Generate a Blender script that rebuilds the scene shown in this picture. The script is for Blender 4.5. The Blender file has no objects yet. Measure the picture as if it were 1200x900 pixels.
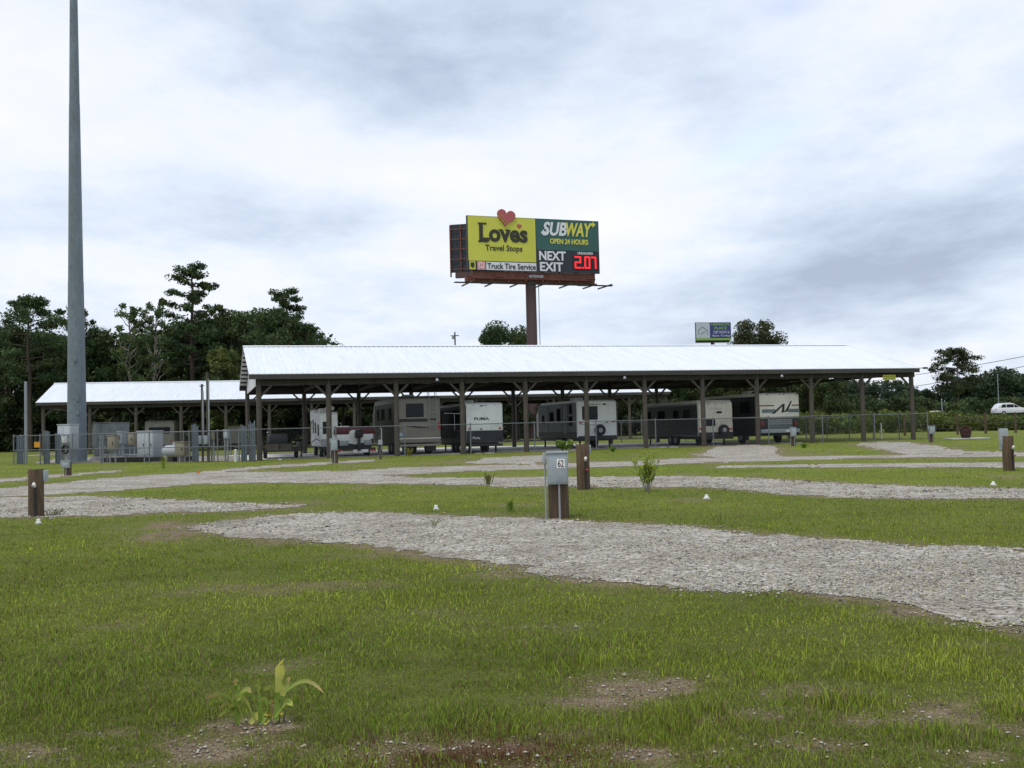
import bpy, bmesh, math, random
import numpy as np
from mathutils import Vector, Matrix
R = math.radians
PI = math.pi
rng = np.random.default_rng(7)
random.seed(7)
scene = bpy.context.scene
COL = scene.collection

# ------------------------------------------------------------------ camera
F = 1230.0                    # focal length in pixels of the 1200 x 900 photograph
PITCH = math.atan(49.5 / F)
ROLL = R(1.40)
EYE = Vector((0, 0, 1.6))
fw = Vector((0, math.cos(PITCH), math.sin(PITCH)))
u0 = Vector((0, -math.sin(PITCH), math.cos(PITCH)))
r0 = Vector((1, 0, 0))
up = u0 * math.cos(ROLL) + r0 * math.sin(ROLL)
rt = r0 * math.cos(ROLL) - u0 * math.sin(ROLL)
cd = bpy.data.cameras.new("camera")
cam = bpy.data.objects.new("camera", cd)
COL.objects.link(cam)
cd.sensor_width = 36
cd.lens = F / 1200 * 36
cd.clip_start = 0.1
cd.clip_end = 6000
m = Matrix((rt, up, -fw)).transposed().to_4x4()
m.translation = EYE
cam.matrix_world = m
scene.camera = cam


def ray(px, py):
    return fw + rt * ((px - 600) / F) + up * ((450 - py) / F)


def ground(px, py, z=0.0):
    d = ray(px, py)
    return EYE + d * ((z - EYE.z) / d.z)


def at(px, py, Y):
    d = ray(px, py)
    return EYE + d * (Y / d.y)


# ------------------------------------------------------------------ world
SUN_EL, SUN_AZ = R(64), R(215)          # azimuth measured clockwise from +Y
world = bpy.data.worlds.new("World")
scene.world = world
world.use_nodes = True
WT = world.node_tree
WT.nodes.clear()


class NG:
    """tiny expression helper for node trees"""
    def __init__(s, tree): s.t = tree
    def n(s, kind, **kw):
        x = s.t.nodes.new(kind)
        for k, v in kw.items(): setattr(x, k, v)
        return x
    def link(s, a, b): s.t.links.new(a, b)
    def put(s, sock, v):
        if isinstance(v, (int, float)): sock.default_value = v
        elif isinstance(v, tuple): sock.default_value = v if len(v) != 3 or len(sock.default_value) == 3 else (*v, 1)
        else: s.link(v, sock)
    def m(s, op, a, b=0.0, c=0.0, clamp=False):
        x = s.n('ShaderNodeMath', operation=op, use_clamp=clamp)
        s.put(x.inputs[0], a); s.put(x.inputs[1], b); s.put(x.inputs[2], c)
        return x.outputs[0]
    def mix(s, f, a, b, blend='MIX'):
        x = s.n('ShaderNodeMix', data_type='RGBA', blend_type=blend)
        s.put(x.inputs[0], f); s.put(x.inputs[6], a); s.put(x.inputs[7], b)
        return x.outputs[2]
    def ramp(s, f, stops, interp='LINEAR'):
        x = s.n('ShaderNodeValToRGB')
        x.color_ramp.interpolation = interp
        e = x.color_ramp.elements
        while len(e) < len(stops): e.new(0.5)
        for el, (p, c) in zip(e, stops):
            el.position = p
            el.color = (*c, 1) if isinstance(c, tuple) else (c, c, c, 1)
        s.put(x.inputs[0], f)
        return x.outputs[0]
    def noise(s, vec, scale, detail=4, rough=0.55, dist=0.0):
        x = s.n('ShaderNodeTexNoise')
        if vec is not None: s.link(vec, x.inputs['Vector'])
        x.inputs['Scale'].default_value = scale
        x.inputs['Detail'].default_value = detail
        x.inputs['Roughness'].default_value = rough
        x.inputs['Distortion'].default_value = dist
        return x.outputs['Fac']
    def xyz(s, a, b, c):
        x = s.n('ShaderNodeCombineXYZ')
        s.put(x.inputs[0], a); s.put(x.inputs[1], b); s.put(x.inputs[2], c)
        return x.outputs[0]


W = NG(WT)
sky = W.n('ShaderNodeTexSky', sky_type='NISHITA')
sky.sun_disc = False
sky.sun_elevation = SUN_EL
sky.sun_rotation = SUN_AZ
tc = W.n('ShaderNodeTexCoord')
sep = W.n('ShaderNodeSeparateXYZ')
W.link(tc.outputs['Generated'], sep.inputs[0])
dx, dy, dz = sep.outputs
AZ = W.m('ARCTAN2', dx, dy)
EL = W.m('ARCSINE', dz)
elp = W.m('MAXIMUM', EL, 0.0)
# cloud deck: compress towards the horizon
kz = W.m('DIVIDE', 1.5, W.m('ADD', elp, 0.42))
cv = W.xyz(W.m('MULTIPLY', AZ, W.m('MULTIPLY', kz, 0.80)), W.m('MULTIPLY', kz, 1.25), 3.1)
n_big = W.noise(cv, 1.5, 3, 0.5, 0.1)
n_fine = W.noise(cv, 4.6, 7, 0.60, 0.1)


def lobe(px, py, rx, ry, amp, tilt=0.0):
    """a bank of darker or brighter cloud centred on one direction of the sky"""
    d = ray(px, py).normalized()
    a, e = math.atan2(d.x, d.y), math.asin(d.z)
    ua = W.m('SUBTRACT', AZ, a)
    ue = W.m('SUBTRACT', W.m('SUBTRACT', EL, e), W.m('MULTIPLY', ua, tilt))
    q = W.m('ADD', W.m('POWER', W.m('DIVIDE', ua, rx / F), 2.0), W.m('POWER', W.m('DIVIDE', ue, ry / F), 2.0))
    return W.m('MULTIPLY', W.m('EXPONENT', W.m('MULTIPLY', q, -1.0)), amp)


val = W.m('ADD', W.m('MULTIPLY', n_big, 0.75), W.m('MULTIPLY', n_fine, 0.80))
val = W.m('ADD', val, -0.15)
for L in [(420, 70, 230, 80, -0.24, -0.15), (250, 250, 280, 45, -0.20, 0), (640, 40, 170, 60, -0.12, 0),
          (1080, 285, 270, 58, -0.28, 0.12), (980, 330, 250, 40, -0.15, 0.1), (900, 350, 250, 30, -0.10, 0), (100, 20, 170, 150, 0.10, 0),
          (60, 160, 170, 70, 0.14, 0), (700, 195, 230, 65, 0.17, 0.1), (450, 185, 280, 38, 0.16, 0),
          (330, 305, 300, 40, 0.14, 0), (700, 310, 140, 60, 0.12, 0), (1000, 60, 200, 110, 0.05, 0),
          (1140, 180, 150, 50, 0.04, 0), (1120, 90, 120, 60, 0.02, 0)]:
    val = W.m('ADD', val, lobe(*L))
cloud = W.ramp(val, [(0.18, (0.38, 0.45, 0.575)), (0.40, (0.53, 0.62, 0.755)), (0.60, (0.685, 0.77, 0.885)),
                     (0.78, (0.825, 0.865, 0.935)), (1.0, (0.905, 0.912, 0.945))])
# clear blue rift in the clouds, upper right
rift = W.m('ADD', lobe(885, 168, 62, 17, 1.0, 0.35), lobe(925, 8, 40, 14, 0.5, 0))
rift = W.m('MULTIPLY', rift, W.m('MULTIPLY', n_fine, 2.6), clamp=True)
STR = 0.1
cl10 = W.mix(1.0, cloud, (1 / STR, 1 / STR, 1 / STR), 'MULTIPLY')
skyc = W.mix(1.0, sky.outputs[0], (3.5, 2.75, 2.75), 'MULTIPLY')
thin = W.m('SUBTRACT', 0.95, W.m('MULTIPLY', rift, 0.75))
outc = W.mix(thin, skyc, cl10)
bg = W.n('ShaderNodeBackground')
bg.inputs[1].default_value = STR
W.link(outc, bg.inputs[0])
wo = W.n('ShaderNodeOutputWorld')
W.link(bg.outputs[0], wo.inputs[0])

sl = bpy.data.lights.new("sun", 'SUN')
sl.energy = 1.5
sl.angle = R(14)
sl.color = (1.0, 0.92, 0.78)
so = bpy.data.objects.new("sun", sl)
COL.objects.link(so)
sdir = Vector((math.sin(SUN_AZ) * math.cos(SUN_EL), math.cos(SUN_AZ) * math.cos(SUN_EL), math.sin(SUN_EL)))
so.rotation_euler = sdir.to_track_quat('Z', 'Y').to_euler()
so.location = sdir * 200

vs = scene.view_settings
vs.view_transform = 'Standard'
vs.look = 'None'
vs.gamma = 1
vs.use_curve_mapping = False
vs.exposure = 0.12

# ------------------------------------------------------------------ materials
MATS = {}


def mat(name, col, rough=0.7, metal=0.0, var=0.25, scale=3.0, bump=0.0, stretch=(1, 1, 1), spec=0.4, dirt=None, emit=0.0,
        fine=0.0, attr=None, transl=0.0):
    if name in MATS: return MATS[name]
    mt = bpy.data.materials.new(name)
    mt.use_nodes = True
    T = mt.node_tree
    T.nodes.clear()
    g = NG(T)
    out = g.n('ShaderNodeOutputMaterial')
    p = g.n('ShaderNodeBsdfPrincipled')
    p.inputs['Roughness'].default_value = rough
    p.inputs['Metallic'].default_value = metal
    p.inputs['Specular IOR Level'].default_value = spec
    co = g.n('ShaderNodeTexCoord')
    mp = g.n('ShaderNodeMapping')
    mp.inputs['Scale'].default_value = stretch
    g.link(co.outputs['Object'], mp.inputs[0])
    v = mp.outputs[0]
    nz = g.noise(v, scale, 5, 0.6)
    if attr:
        a = g.n('ShaderNodeAttribute')
        a.attribute_name = attr
        base = a.outputs['Color']
    else:
        base = (*col, 1)
    f = g.ramp(nz, [(0.28, 1 - var), (0.72, 1 + var)])
    c = g.mix(1.0, base, f, 'MULTIPLY')
    if fine:
        n2 = g.noise(v, scale * 9, 4, 0.7)
        c = g.mix(1.0, c, g.ramp(n2, [(0.3, 1 - fine), (0.7, 1 + fine)]), 'MULTIPLY')
    if dirt:
        dcol, amt, dsc = dirt
        nd = g.noise(v, dsc, 6, 0.65, 0.4)
        c = g.mix(g.m('MULTIPLY', g.ramp(nd, [(0.48, 0.0), (0.72, 1.0)]), amt), c, (*dcol, 1))
    g.link(c, p.inputs['Base Color'])
    if bump:
        b = g.n('ShaderNodeBump')
        b.inputs['Strength'].default_value = bump
        b.inputs['Distance'].default_value = 0.02
        g.link(g.noise(v, scale * 6, 4, 0.6), b.inputs['Height'])
        g.link(b.outputs[0], p.inputs['Normal'])
    if emit:
        g.link(c, p.inputs['Emission Color'])
        p.inputs['Emission Strength'].default_value = emit
    sh = p.outputs[0]
    if transl:
        tr = g.n('ShaderNodeBsdfTranslucent')
        g.link(c, tr.inputs[0])
        ms = g.n('ShaderNodeMixShader')
        ms.inputs[0].default_value = transl
        g.link(sh, ms.inputs[1]); g.link(tr.outputs[0], ms.inputs[2])
        sh = ms.outputs[0]
    g.link(sh, out.inputs[0])
    MATS[name] = mt
    return mt


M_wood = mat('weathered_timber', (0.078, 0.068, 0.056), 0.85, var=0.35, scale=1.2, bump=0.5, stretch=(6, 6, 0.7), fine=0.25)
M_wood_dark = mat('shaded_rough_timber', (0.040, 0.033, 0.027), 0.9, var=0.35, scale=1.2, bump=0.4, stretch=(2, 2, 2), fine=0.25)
M_beam = mat('fascia_timber', (0.056, 0.052, 0.050), 0.85, var=0.3, scale=1.0, bump=0.3, stretch=(0.5, 2, 4), fine=0.25)
M_log = mat('treated_log', (0.105, 0.070, 0.042), 0.9, var=0.45, scale=2.0, bump=0.8, stretch=(7, 7, 0.8), fine=0.3,
            dirt=((0.03, 0.025, 0.02), 0.6, 2.5))
M_roof = mat('white_roof_sheet', (0.73, 0.77, 0.825), 0.42, 0.0, var=0.05, scale=0.5, stretch=(4, 0.35, 1), spec=0.5,
             dirt=((0.54, 0.57, 0.61), 0.4, 0.7))
M_rust = mat('ridge_cap_metal', (0.5, 0.5, 0.5), 0.5, 0.2, var=0.25, scale=2.0)
M_whitewall = mat('white_painted_siding', (0.74, 0.75, 0.77), 0.6, var=0.1, scale=1.0, dirt=((0.4, 0.38, 0.35), 0.3, 2.0))
M_galv = mat('galvanised_steel', (0.28, 0.31, 0.345), 0.5, 0.25, var=0.18, scale=2.0, fine=0.1)
M_mono = mat('monopole_steel', (0.165, 0.20, 0.235), 0.6, 0.15, var=0.16, scale=1.2, fine=0.12, stretch=(1, 1, 0.5),
             dirt=((0.12, 0.13, 0.15), 0.5, 2.6))
M_fence = mat('fence_steel', (0.15, 0.168, 0.185), 0.55, 0.2, var=0.15, scale=2.0)
M_wire = mat('fence_wire', (0.075, 0.08, 0.088), 0.6, 0.2, var=0.15)
M_white = mat('white_gelcoat', (0.82, 0.83, 0.825), 0.4, var=0.06, scale=1.0, dirt=((0.38, 0.37, 0.34), 0.3, 1.6))
M_whiteclean = mat('white_plastic', (0.80, 0.81, 0.80), 0.45, var=0.06, scale=3.0, dirt=((0.5, 0.46, 0.38), 0.3, 5))
M_cream = mat('cream_gelcoat', (0.80, 0.775, 0.69), 0.4, var=0.06, scale=1.0, dirt=((0.36, 0.33, 0.26), 0.3, 1.6))
M_tan = mat('tan_gelcoat', (0.225, 0.208, 0.178), 0.4, var=0.08, scale=1.0, dirt=((0.2, 0.18, 0.15), 0.4, 1.6))
M_tan2 = mat('beige_gelcoat', (0.58, 0.55, 0.47), 0.45, var=0.08, scale=1.0, dirt=((0.25, 0.23, 0.19), 0.4, 1.6))
M_grey = mat('grey_aluminium_siding', (0.19, 0.20, 0.225), 0.45, 0.1, var=0.12, scale=0.8, stretch=(1, 1, 8))
M_char_shade = mat('charcoal_and_shaded_siding', (0.018, 0.019, 0.022), 0.45, var=0.15, scale=1.0)  # charcoal trim colour; also paints the roof's shade onto vehicle sides
M_navy = mat('dark_lower_panel', (0.018, 0.021, 0.029), 0.4, var=0.15, scale=1.0)
M_black = mat('black_rubber', (0.018, 0.018, 0.019), 0.75, var=0.2, scale=4.0)
M_blackmetal = mat('black_steel', (0.022, 0.022, 0.024), 0.5, 0.2, var=0.2, scale=3.0)
M_glass = mat('dark_window_glass', (0.012, 0.016, 0.022), 0.10, var=0.05, spec=0.22)
M_maroon = mat('maroon_hull', (0.10, 0.012, 0.02), 0.35, var=0.12, scale=1.5)
M_red = mat('red_plastic', (0.45, 0.03, 0.025), 0.4, var=0.1)
M_redbrown = mat('rusty_red_steel', (0.155, 0.058, 0.040), 0.7, 0.1, var=0.25, scale=1.5, fine=0.15, stretch=(1, 1, 0.4))
M_pole = mat('brown_painted_steel', (0.085, 0.052, 0.048), 0.6, 0.1, var=0.18, scale=0.8, stretch=(1, 1, 0.3))
M_greybox = mat('grey_enclosure_paint', (0.30, 0.345, 0.37), 0.5, 0.05, var=0.10, scale=3.0, dirt=((0.2, 0.2, 0.19), 0.35, 5))
M_lightbox = mat('pale_cabinet_paint', (0.40, 0.43, 0.465), 0.5, var=0.06, scale=1.5, dirt=((0.4, 0.4, 0.4), 0.3, 2))
M_slat = mat('blue_grey_slats', (0.13, 0.158, 0.19), 0.6, 0.1, var=0.2, scale=2.0)
M_tanbox = mat('tan_enclosure', (0.25, 0.23, 0.175), 0.6, var=0.1, scale=2.0)
M_conc = mat('concrete', (0.40, 0.395, 0.375), 0.9, var=0.2, scale=2.0, bump=0.3, fine=0.15)
M_yellow = mat('billboard_yellow', (0.52, 0.52, 0.072), 0.6, var=0.05, scale=0.4)
M_green = mat('billboard_green', (0.035, 0.105, 0.095), 0.6, var=0.06, scale=0.4)
M_slate = mat('billboard_slate', (0.026, 0.032, 0.042), 0.6, var=0.08, scale=0.4)
M_signwhite = mat('billboard_white', (0.66, 0.67, 0.70), 0.6, var=0.05, scale=0.5)
M_ink = mat('billboard_ink', (0.035, 0.035, 0.025), 0.7, var=0.05)
M_gold = mat('lettering_yellow', (0.62, 0.58, 0.09), 0.6, var=0.04)
M_pink = mat('faded_red_heart', (0.40, 0.095, 0.10), 0.6, var=0.06)
M_pinkpale = mat('pale_pink_emblem', (0.62, 0.33, 0.33), 0.6, var=0.06)
M_led = mat('red_led', (1.0, 0.02, 0.03), 0.5, var=0.02, emit=1.0)
M_blue = mat('indigo_sign', (0.05, 0.06, 0.20), 0.6, var=0.06)
M_paleblue = mat('pale_sign', (0.50, 0.55, 0.60), 0.6, var=0.06)
M_lime = mat('lime_lettering', (0.25, 0.45, 0.10), 0.6, var=0.05)
M_orange = mat('orange_plastic', (0.62, 0.16, 0.015), 0.6, var=0.08)
M_amber = mat('amber_sign', (0.55, 0.25, 0.02), 0.6, var=0.1)
M_signyellow = mat('yellow_sign_sheet', (0.50, 0.46, 0.05), 0.6, var=0.1)
M_carwhite = mat('white_car_paint', (0.70, 0.72, 0.76), 0.3, var=0.03)
M_bark = mat('bark', (0.075, 0.06, 0.048), 0.95, var=0.35, scale=2.0, bump=0.4, stretch=(3, 3, 0.6))
M_palebark = mat('pale_bark', (0.22, 0.20, 0.17), 0.95, var=0.35, scale=2.0, stretch=(3, 3, 0.6))
M_leaf = mat('leaves', (0.05, 0.07, 0.02), 0.6, var=0.25, scale=0.5, attr='col', transl=0.25, spec=0.25)
M_weed = mat('weed_leaves', (0.05, 0.07, 0.02), 0.55, var=0.15, scale=9, attr='col', transl=0.3, spec=0.3)
M_blade = mat('grass_blades', (0.1, 0.12, 0.03), 0.65, var=0.12, scale=0.8, attr='col', transl=0.25, spec=0.2)
M_stone = mat('gravel_stones', (0.4, 0.4, 0.4), 0.9, var=0.15, scale=40, attr='col', spec=0.2)
M_planter = mat('dark_red_barrel', (0.05, 0.013, 0.012), 0.7, var=0.2)
M_pipe = mat('grey_conduit', (0.27, 0.29, 0.31), 0.5, var=0.1)
M_wire_line = mat('power_cable', (0.03, 0.03, 0.033), 0.6, var=0.1)


# ------------------------------------------------------------------ mesh helpers
class MB:
    def __init__(s): s.v, s.f, s.c = [], [], None
    def add(s, v, f):
        o = len(s.v)
        s.v += [tuple(a) for a in v]
        s.f += [tuple(i + o for i in q) for q in f]
        return s
    def box(s, x0, x1, y0, y1, z0, z1):
        return s.add([(x0, y0, z0), (x1, y0, z0), (x1, y1, z0), (x0, y1, z0), (x0, y0, z1), (x1, y0, z1), (x1, y1, z1), (x0, y1, z1)],
                     [(3, 2, 1, 0), (4, 5, 6, 7), (0, 1, 5, 4), (1, 2, 6, 5), (2, 3, 7, 6), (3, 0, 4, 7)])
    def beam(s, p, q, w, h, upv=(0, 0, 1)):
        p, q = Vector(p), Vector(q)
        d = (q - p).normalized()
        a = d.cross(Vector(upv))
        if a.length < 1e-4: a = d.cross(Vector((1, 0, 0)))
        a.normalize()
        b = a.cross(d).normalized()
        vs_ = []
        for e in (p, q):
            for i, j in ((-1, -1), (1, -1), (1, 1), (-1, 1)):
                vs_.append(e + a * (w / 2 * i) + b * (h / 2 * j))
        return s.add(vs_, [(3, 2, 1, 0), (4, 5, 6, 7), (0, 1, 5, 4), (1, 2, 6, 5), (2, 3, 7, 6), (3, 0, 4, 7)])
    def tube(s, pts, rad, n=8, cap=True):
        pts = [Vector(p) for p in pts]
        if isinstance(rad, (int, float)): rad = [rad] * len(pts)
        vv, ff = [], []
        for i, p in enumerate(pts):
            d = (pts[min(i + 1, len(pts) - 1)] - pts[max(i - 1, 0)]).normalized()
            a = d.cross(Vector((0.13, 0.97, 0.2)))
            if a.length < 0.05: a = d.cross(Vector((1, 0, 0)))
            a.normalize()
            b = d.cross(a)
            for k in range(n):
                t = 2 * PI * k / n
                vv.append(p + (a * math.cos(t) + b * math.sin(t)) * rad[i])
        for i in range(len(pts) - 1):
            for k in range(n):
                k2 = (k + 1) % n
                ff.append((i * n + k, i * n + k2, (i + 1) * n + k2, (i + 1) * n + k))
        if cap:
            ff.append(tuple(range(n - 1, -1, -1)))
            ff.append(tuple((len(pts) - 1) * n + k for k in range(n)))
        return s.add(vv, ff)
    def prism(s, poly, axis, a0, a1):
        """polygon of 2-D points pushed along one axis: 'x' -> (y, z), 'y' -> (x, z), 'z' -> (x, y)"""
        def mk(p, a): return {'x': (a, p[0], p[1]), 'y': (p[0], a, p[1]), 'z': (p[0], p[1], a)}[axis]
        n = len(poly)
        vv = [mk(p, a0) for p in poly] + [mk(p, a1) for p in poly]
        ff = [tuple(range(n)), tuple(range(2 * n - 1, n - 1, -1))] + [(i, i + n, (i + 1) % n + n, (i + 1) % n) for i in range(n)]
        return s.add(vv, ff)
    def lathe(s, prof, n=16, c=(0, 0, 0)):
        vv = [(c[0] + r * math.cos(2 * PI * k / n), c[1] + r * math.sin(2 * PI * k / n), c[2] + z) for r, z in prof for k in range(n)]
        ff = [(i * n + k, i * n + (k + 1) % n, (i + 1) * n + (k + 1) % n, (i + 1) * n + k) for i in range(len(prof) - 1) for k in range(n)]
        ff += [tuple(range(n - 1, -1, -1)), tuple((len(prof) - 1) * n + k for k in range(n))]
        return s.add(vv, ff)
    def build(s, name, material, parent=None, smooth=False, bevel=0.0, seg=2):
        me = bpy.data.meshes.new(name)
        bm = bmesh.new()
        bv = [bm.verts.new(v) for v in s.v]
        for f in s.f:
            try: bm.faces.new([bv[i] for i in f])
            except ValueError: pass
        bmesh.ops.recalc_face_normals(bm, faces=bm.faces)
        if bevel:
            ed = [e for e in bm.edges if len(e.link_faces) == 2 and e.calc_face_angle(0) > 0.5]
            bmesh.ops.bevel(bm, geom=ed, offset=bevel, segments=seg, affect='EDGES', profile=0.5)
        bm.to_mesh(me)
        bm.free()
        if smooth or bevel:
            me.polygons.foreach_set('use_smooth', [True] * len(me.polygons))
            try: me.set_sharp_from_angle(angle=R(35))
            except Exception: pass
        me.materials.append(material)
        return link(name, me, parent)


def link(name, me, parent=None):
    o = bpy.data.objects.new(name, me)
    COL.objects.link(o)
    if parent is not None: o.parent = parent
    return o


def np_mesh(name, verts, faces, material, col=None, parent=None, smooth=False):
    """faces: (n, k) index array, col: per-vertex rgb"""
    me = bpy.data.meshes.new(name)
    nv, (nf, k) = len(verts), faces.shape
    me.vertices.add(nv)
    me.vertices.foreach_set('co', np.ascontiguousarray(verts, dtype=np.float32).ravel())
    me.loops.add(nf * k)
    me.loops.foreach_set('vertex_index', np.ascontiguousarray(faces, dtype=np.int32).ravel())
    me.polygons.add(nf)
    me.polygons.foreach_set('loop_start', np.arange(0, nf * k, k, dtype=np.int32))
    if smooth: me.polygons.foreach_set('use_smooth', np.ones(nf, dtype=bool))
    me.update(calc_edges=True)
    if col is not None:
        a = me.attributes.new('col', 'FLOAT_COLOR', 'POINT')
        c4 = np.ones((nv, 4), dtype=np.float32)
        c4[:, :3] = col
        a.data.foreach_set('color', c4.ravel())
    me.materials.append(material)
    return link(name, me, parent)


def tag(o, label=None, cat=None, group=None, kind=None):
    if label: o['label'] = label
    if cat: o['category'] = cat
    if group: o['group'] = group
    if kind: o['kind'] = kind
    return o


def thing(name, label, cat, loc=(0, 0, 0), rz=0.0, group=None):
    o = bpy.data.objects.new(name, None)
    o.empty_display_size = 0.3
    COL.objects.link(o)
    o.location = loc
    o.rotation_euler = (0, 0, rz)
    return tag(o, label, cat, group)


def copy_tree(o, parent=None):
    c = o.copy()
    COL.objects.link(c)
    if parent is not None: c.parent = parent
    for ch in list(o.children): copy_tree(ch, c)
    return c


def text_mb(body, x0, x1, z0, z1, depth=0.06, bold=0.0, shear=0.0, y=0.0):
    """letters standing in the x-z plane, facing -y, fitted to a rectangle"""
    cu = bpy.data.curves.new('lettering_outline', 'FONT')
    cu.body = body
    cu.offset = bold
    cu.resolution_u = 3
    o = bpy.data.objects.new('lettering_outline', cu)
    COL.objects.link(o)
    bpy.context.view_layer.update()
    me = bpy.data.meshes.new_from_object(o.evaluated_get(bpy.context.evaluated_depsgraph_get()))
    v = np.zeros(len(me.vertices) * 3, dtype=np.float32)
    me.vertices.foreach_get('co', v)
    v = v.reshape(-1, 3)
    fs = [tuple(p.vertices) for p in me.polygons]
    bpy.data.objects.remove(o)
    bpy.data.curves.remove(cu)
    bpy.data.meshes.remove(me)
    v[:, 0] += v[:, 1] * shear
    lo, hi = v.min(0), v.max(0)
    X = x0 + (v[:, 0] - lo[0]) / (hi[0] - lo[0]) * (x1 - x0)
    Z = z0 + (v[:, 1] - lo[1]) / (hi[1] - lo[1]) * (z1 - z0)
    b = MB()
    n = len(v)
    b.v = [(float(a), y - depth, float(c)) for a, c in zip(X, Z)] + [(float(a), y + 0.004, float(c)) for a, c in zip(X, Z)]
    b.f = list(fs)
    cnt = {}
    for f in fs:
        for i in range(len(f)):
            e = (f[i], f[(i + 1) % len(f)])
            cnt[e] = 1
    for (i, j) in cnt:
        if (j, i) not in cnt: b.f.append((j, i, i + n, j + n))
    return b


# numpy value noise
_tab = np.random.default_rng(3).random((256, 256))


def vnoise(x, y):
    xi, yi = np.floor(x).astype(int), np.floor(y).astype(int)
    fx, fy = x - xi, y - yi
    fx, fy = fx * fx * (3 - 2 * fx), fy * fy * (3 - 2 * fy)
    a, b = _tab[xi % 256, yi % 256], _tab[(xi + 1) % 256, yi % 256]
    c, d = _tab[xi % 256, (yi + 1) % 256], _tab[(xi + 1) % 256, (yi + 1) % 256]
    return (a * (1 - fx) + b * fx) * (1 - fy) + (c * (1 - fx) + d * fx) * fy


def fbm(x, y, s, o=4):
    t, amp, tot = 0, 1.0, 0
    for i in range(o):
        t = t + amp * vnoise(x * s + 17.3 * i, y * s + 9.1 * i)
        tot += amp
        amp *= 0.55
        s *= 2.07
    return t / tot


# ------------------------------------------------------------------ shelter frames (plan)
def frame(p0, per_bay):
    p0, b = Vector((*p0, 0)), Vector((*per_bay, 0))
    u = b.normalized()
    return p0, u, Vector((-u.y, u.x, 0)), b.length, math.atan2(u.y, u.x)


P0, U, V, BAY, ANG = frame((-14.5, 60.0), (3.824, 1.124))
Q0, QU, QV, QBAY, QANG = frame((-42.4, 94.8), (3.877, 0.891))


def loc(s, t, z=0.0): return P0 + U * s + V * t + Vector((0, 0, z))
def qloc(s, t, z=0.0): return Q0 + QU * s + QV * t + Vector((0, 0, z))


# ------------------------------------------------------------------ ground layout
LANES_PX = {
    'near': [(215, 620), (290, 608), (350, 602), (400, 600), (470, 602), (560, 606), (640, 608), (700, 612), (800, 617), (900, 627),
             (1060, 638), (1200, 645), (1500, 668), (1900, 690), (1900, 1000), (1500, 800), (1200, 737), (1130, 722), (1060, 706),
             (1000, 697), (930, 691), (830, 688), (740, 685), (680, 678), (600, 664), (520, 655), (450, 645), (400, 637), (300, 631)],
    'left': [(-300, 592), (0, 583), (100, 582), (200, 586), (300, 590), (350, 592), (340, 595), (280, 599), (200, 601), (140, 604), (60, 606),
             (0, 607), (-300, 612)],
    'long': [(-200, 592), (0, 573), (100, 563), (170, 557), (230, 554), (300, 553), (400, 552), (480, 547.5), (560, 545.5), (640, 544.5), (720, 541),
             (800, 537.5), (1000, 534), (1200, 530.5), (1500, 526), (1500, 531), (1200, 534.5), (1000, 537.5), (800, 543.5), (720, 547), (640, 549.5),
             (560, 552), (500, 555), (445, 557), (500, 560), (600, 559.5),
             (700, 559), (800, 558), (840, 559), (900, 561), (960, 565), (1060, 570), (1200, 573), (1500, 578), (1500, 592), (1200, 584.5),
             (1100, 585), (1000, 583.5), (920, 579), (870, 574), (800, 571), (700, 571), (600, 570), (500, 568), (400, 566.5), (300, 566),
             (220, 568), (160, 573), (60, 580), (0, 582), (-200, 600)],
    'strip': [(840, 546), (1000, 543.5), (1200, 541.5), (1500, 540), (1500, 546), (1200, 548), (1000, 547.5), (840, 548.5)],
    'pad_mid': [(815, 534.5), (838, 524), (880, 521), (912, 523), (915, 535.5), (860, 537)],
    'pad_right': [(998, 520.5), (1030, 518), (1070, 518), (1095, 523), (1130, 529), (1200, 529.5), (1060, 533.5), (1040, 528)],
    'pad_left': [(545, 543), (575, 536), (640, 533.5), (660, 535.5), (632, 540), (625, 544)],
    'wisp': [(-60, 567), (0, 562), (70, 556), (140, 551.5), (140, 553), (70, 559), (0, 565.5), (-60, 570)],
    'wisp2': [(225, 555), (260, 550.5), (300, 547), (350, 543), (400, 540.5), (440, 539), (440, 541), (400, 543), (350, 546.5), (300, 550), (240, 556)],
}
LANES = {k: np.array([tuple(ground(*p).xy) for p in v]) for k, v in LANES_PX.items()}
LANES['floor'] = np.array([tuple(loc(s, t).xy) for s, t in ((-1.5, 1.0), (10, 0.9), (27.5, 0.8), (30, 1.6), (36, 1.6), (36, 13), (30, 16), (27, 21), (9, 21), (8, 17.5), (-1.5, 17))])
LANES['yard'] = np.array([tuple(ground(*p).xy) for p in ((38, 543), (140, 541.5), (300, 540), (297, 534), (80, 535.5))])
LANES['back'] = np.array([tuple(qloc(s, t).xy) for s, t in ((-2, 0), (62, 0), (62, 17), (-2, 17))])


def sdf(poly, x, y):
    d = np.full(x.shape, 1e9)
    ins = np.zeros(x.shape, bool)
    n = len(poly)
    for i in range(n):
        (ax, ay), (bx, by) = poly[i], poly[(i + 1) % n]
        ex, ey = bx - ax, by - ay
        t = np.clip(((x - ax) * ex + (y - ay) * ey) / (ex * ex + ey * ey + 1e-12), 0, 1)
        d = np.minimum(d, np.hypot(x - ax - t * ex, y - ay - t * ey))
        c = (ay > y) != (by > y)
        with np.errstate(divide='ignore', invalid='ignore'):
            ins ^= c & (x < (bx - ax) * (y - ay) / (by - ay + 1e-30) + ax)
    return np.where(ins, -d, d)


def edge_noise(x, y):
    d = np.hypot(x, y)
    return (fbm(x, y, 1.1, 4) - 0.5) * (0.5 + 0.012 * d) + (vnoise(x * 7, y * 7) - 0.5) * 0.34 + (vnoise(x * 2.4, y * 2.4) - 0.5) * 0.45


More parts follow.
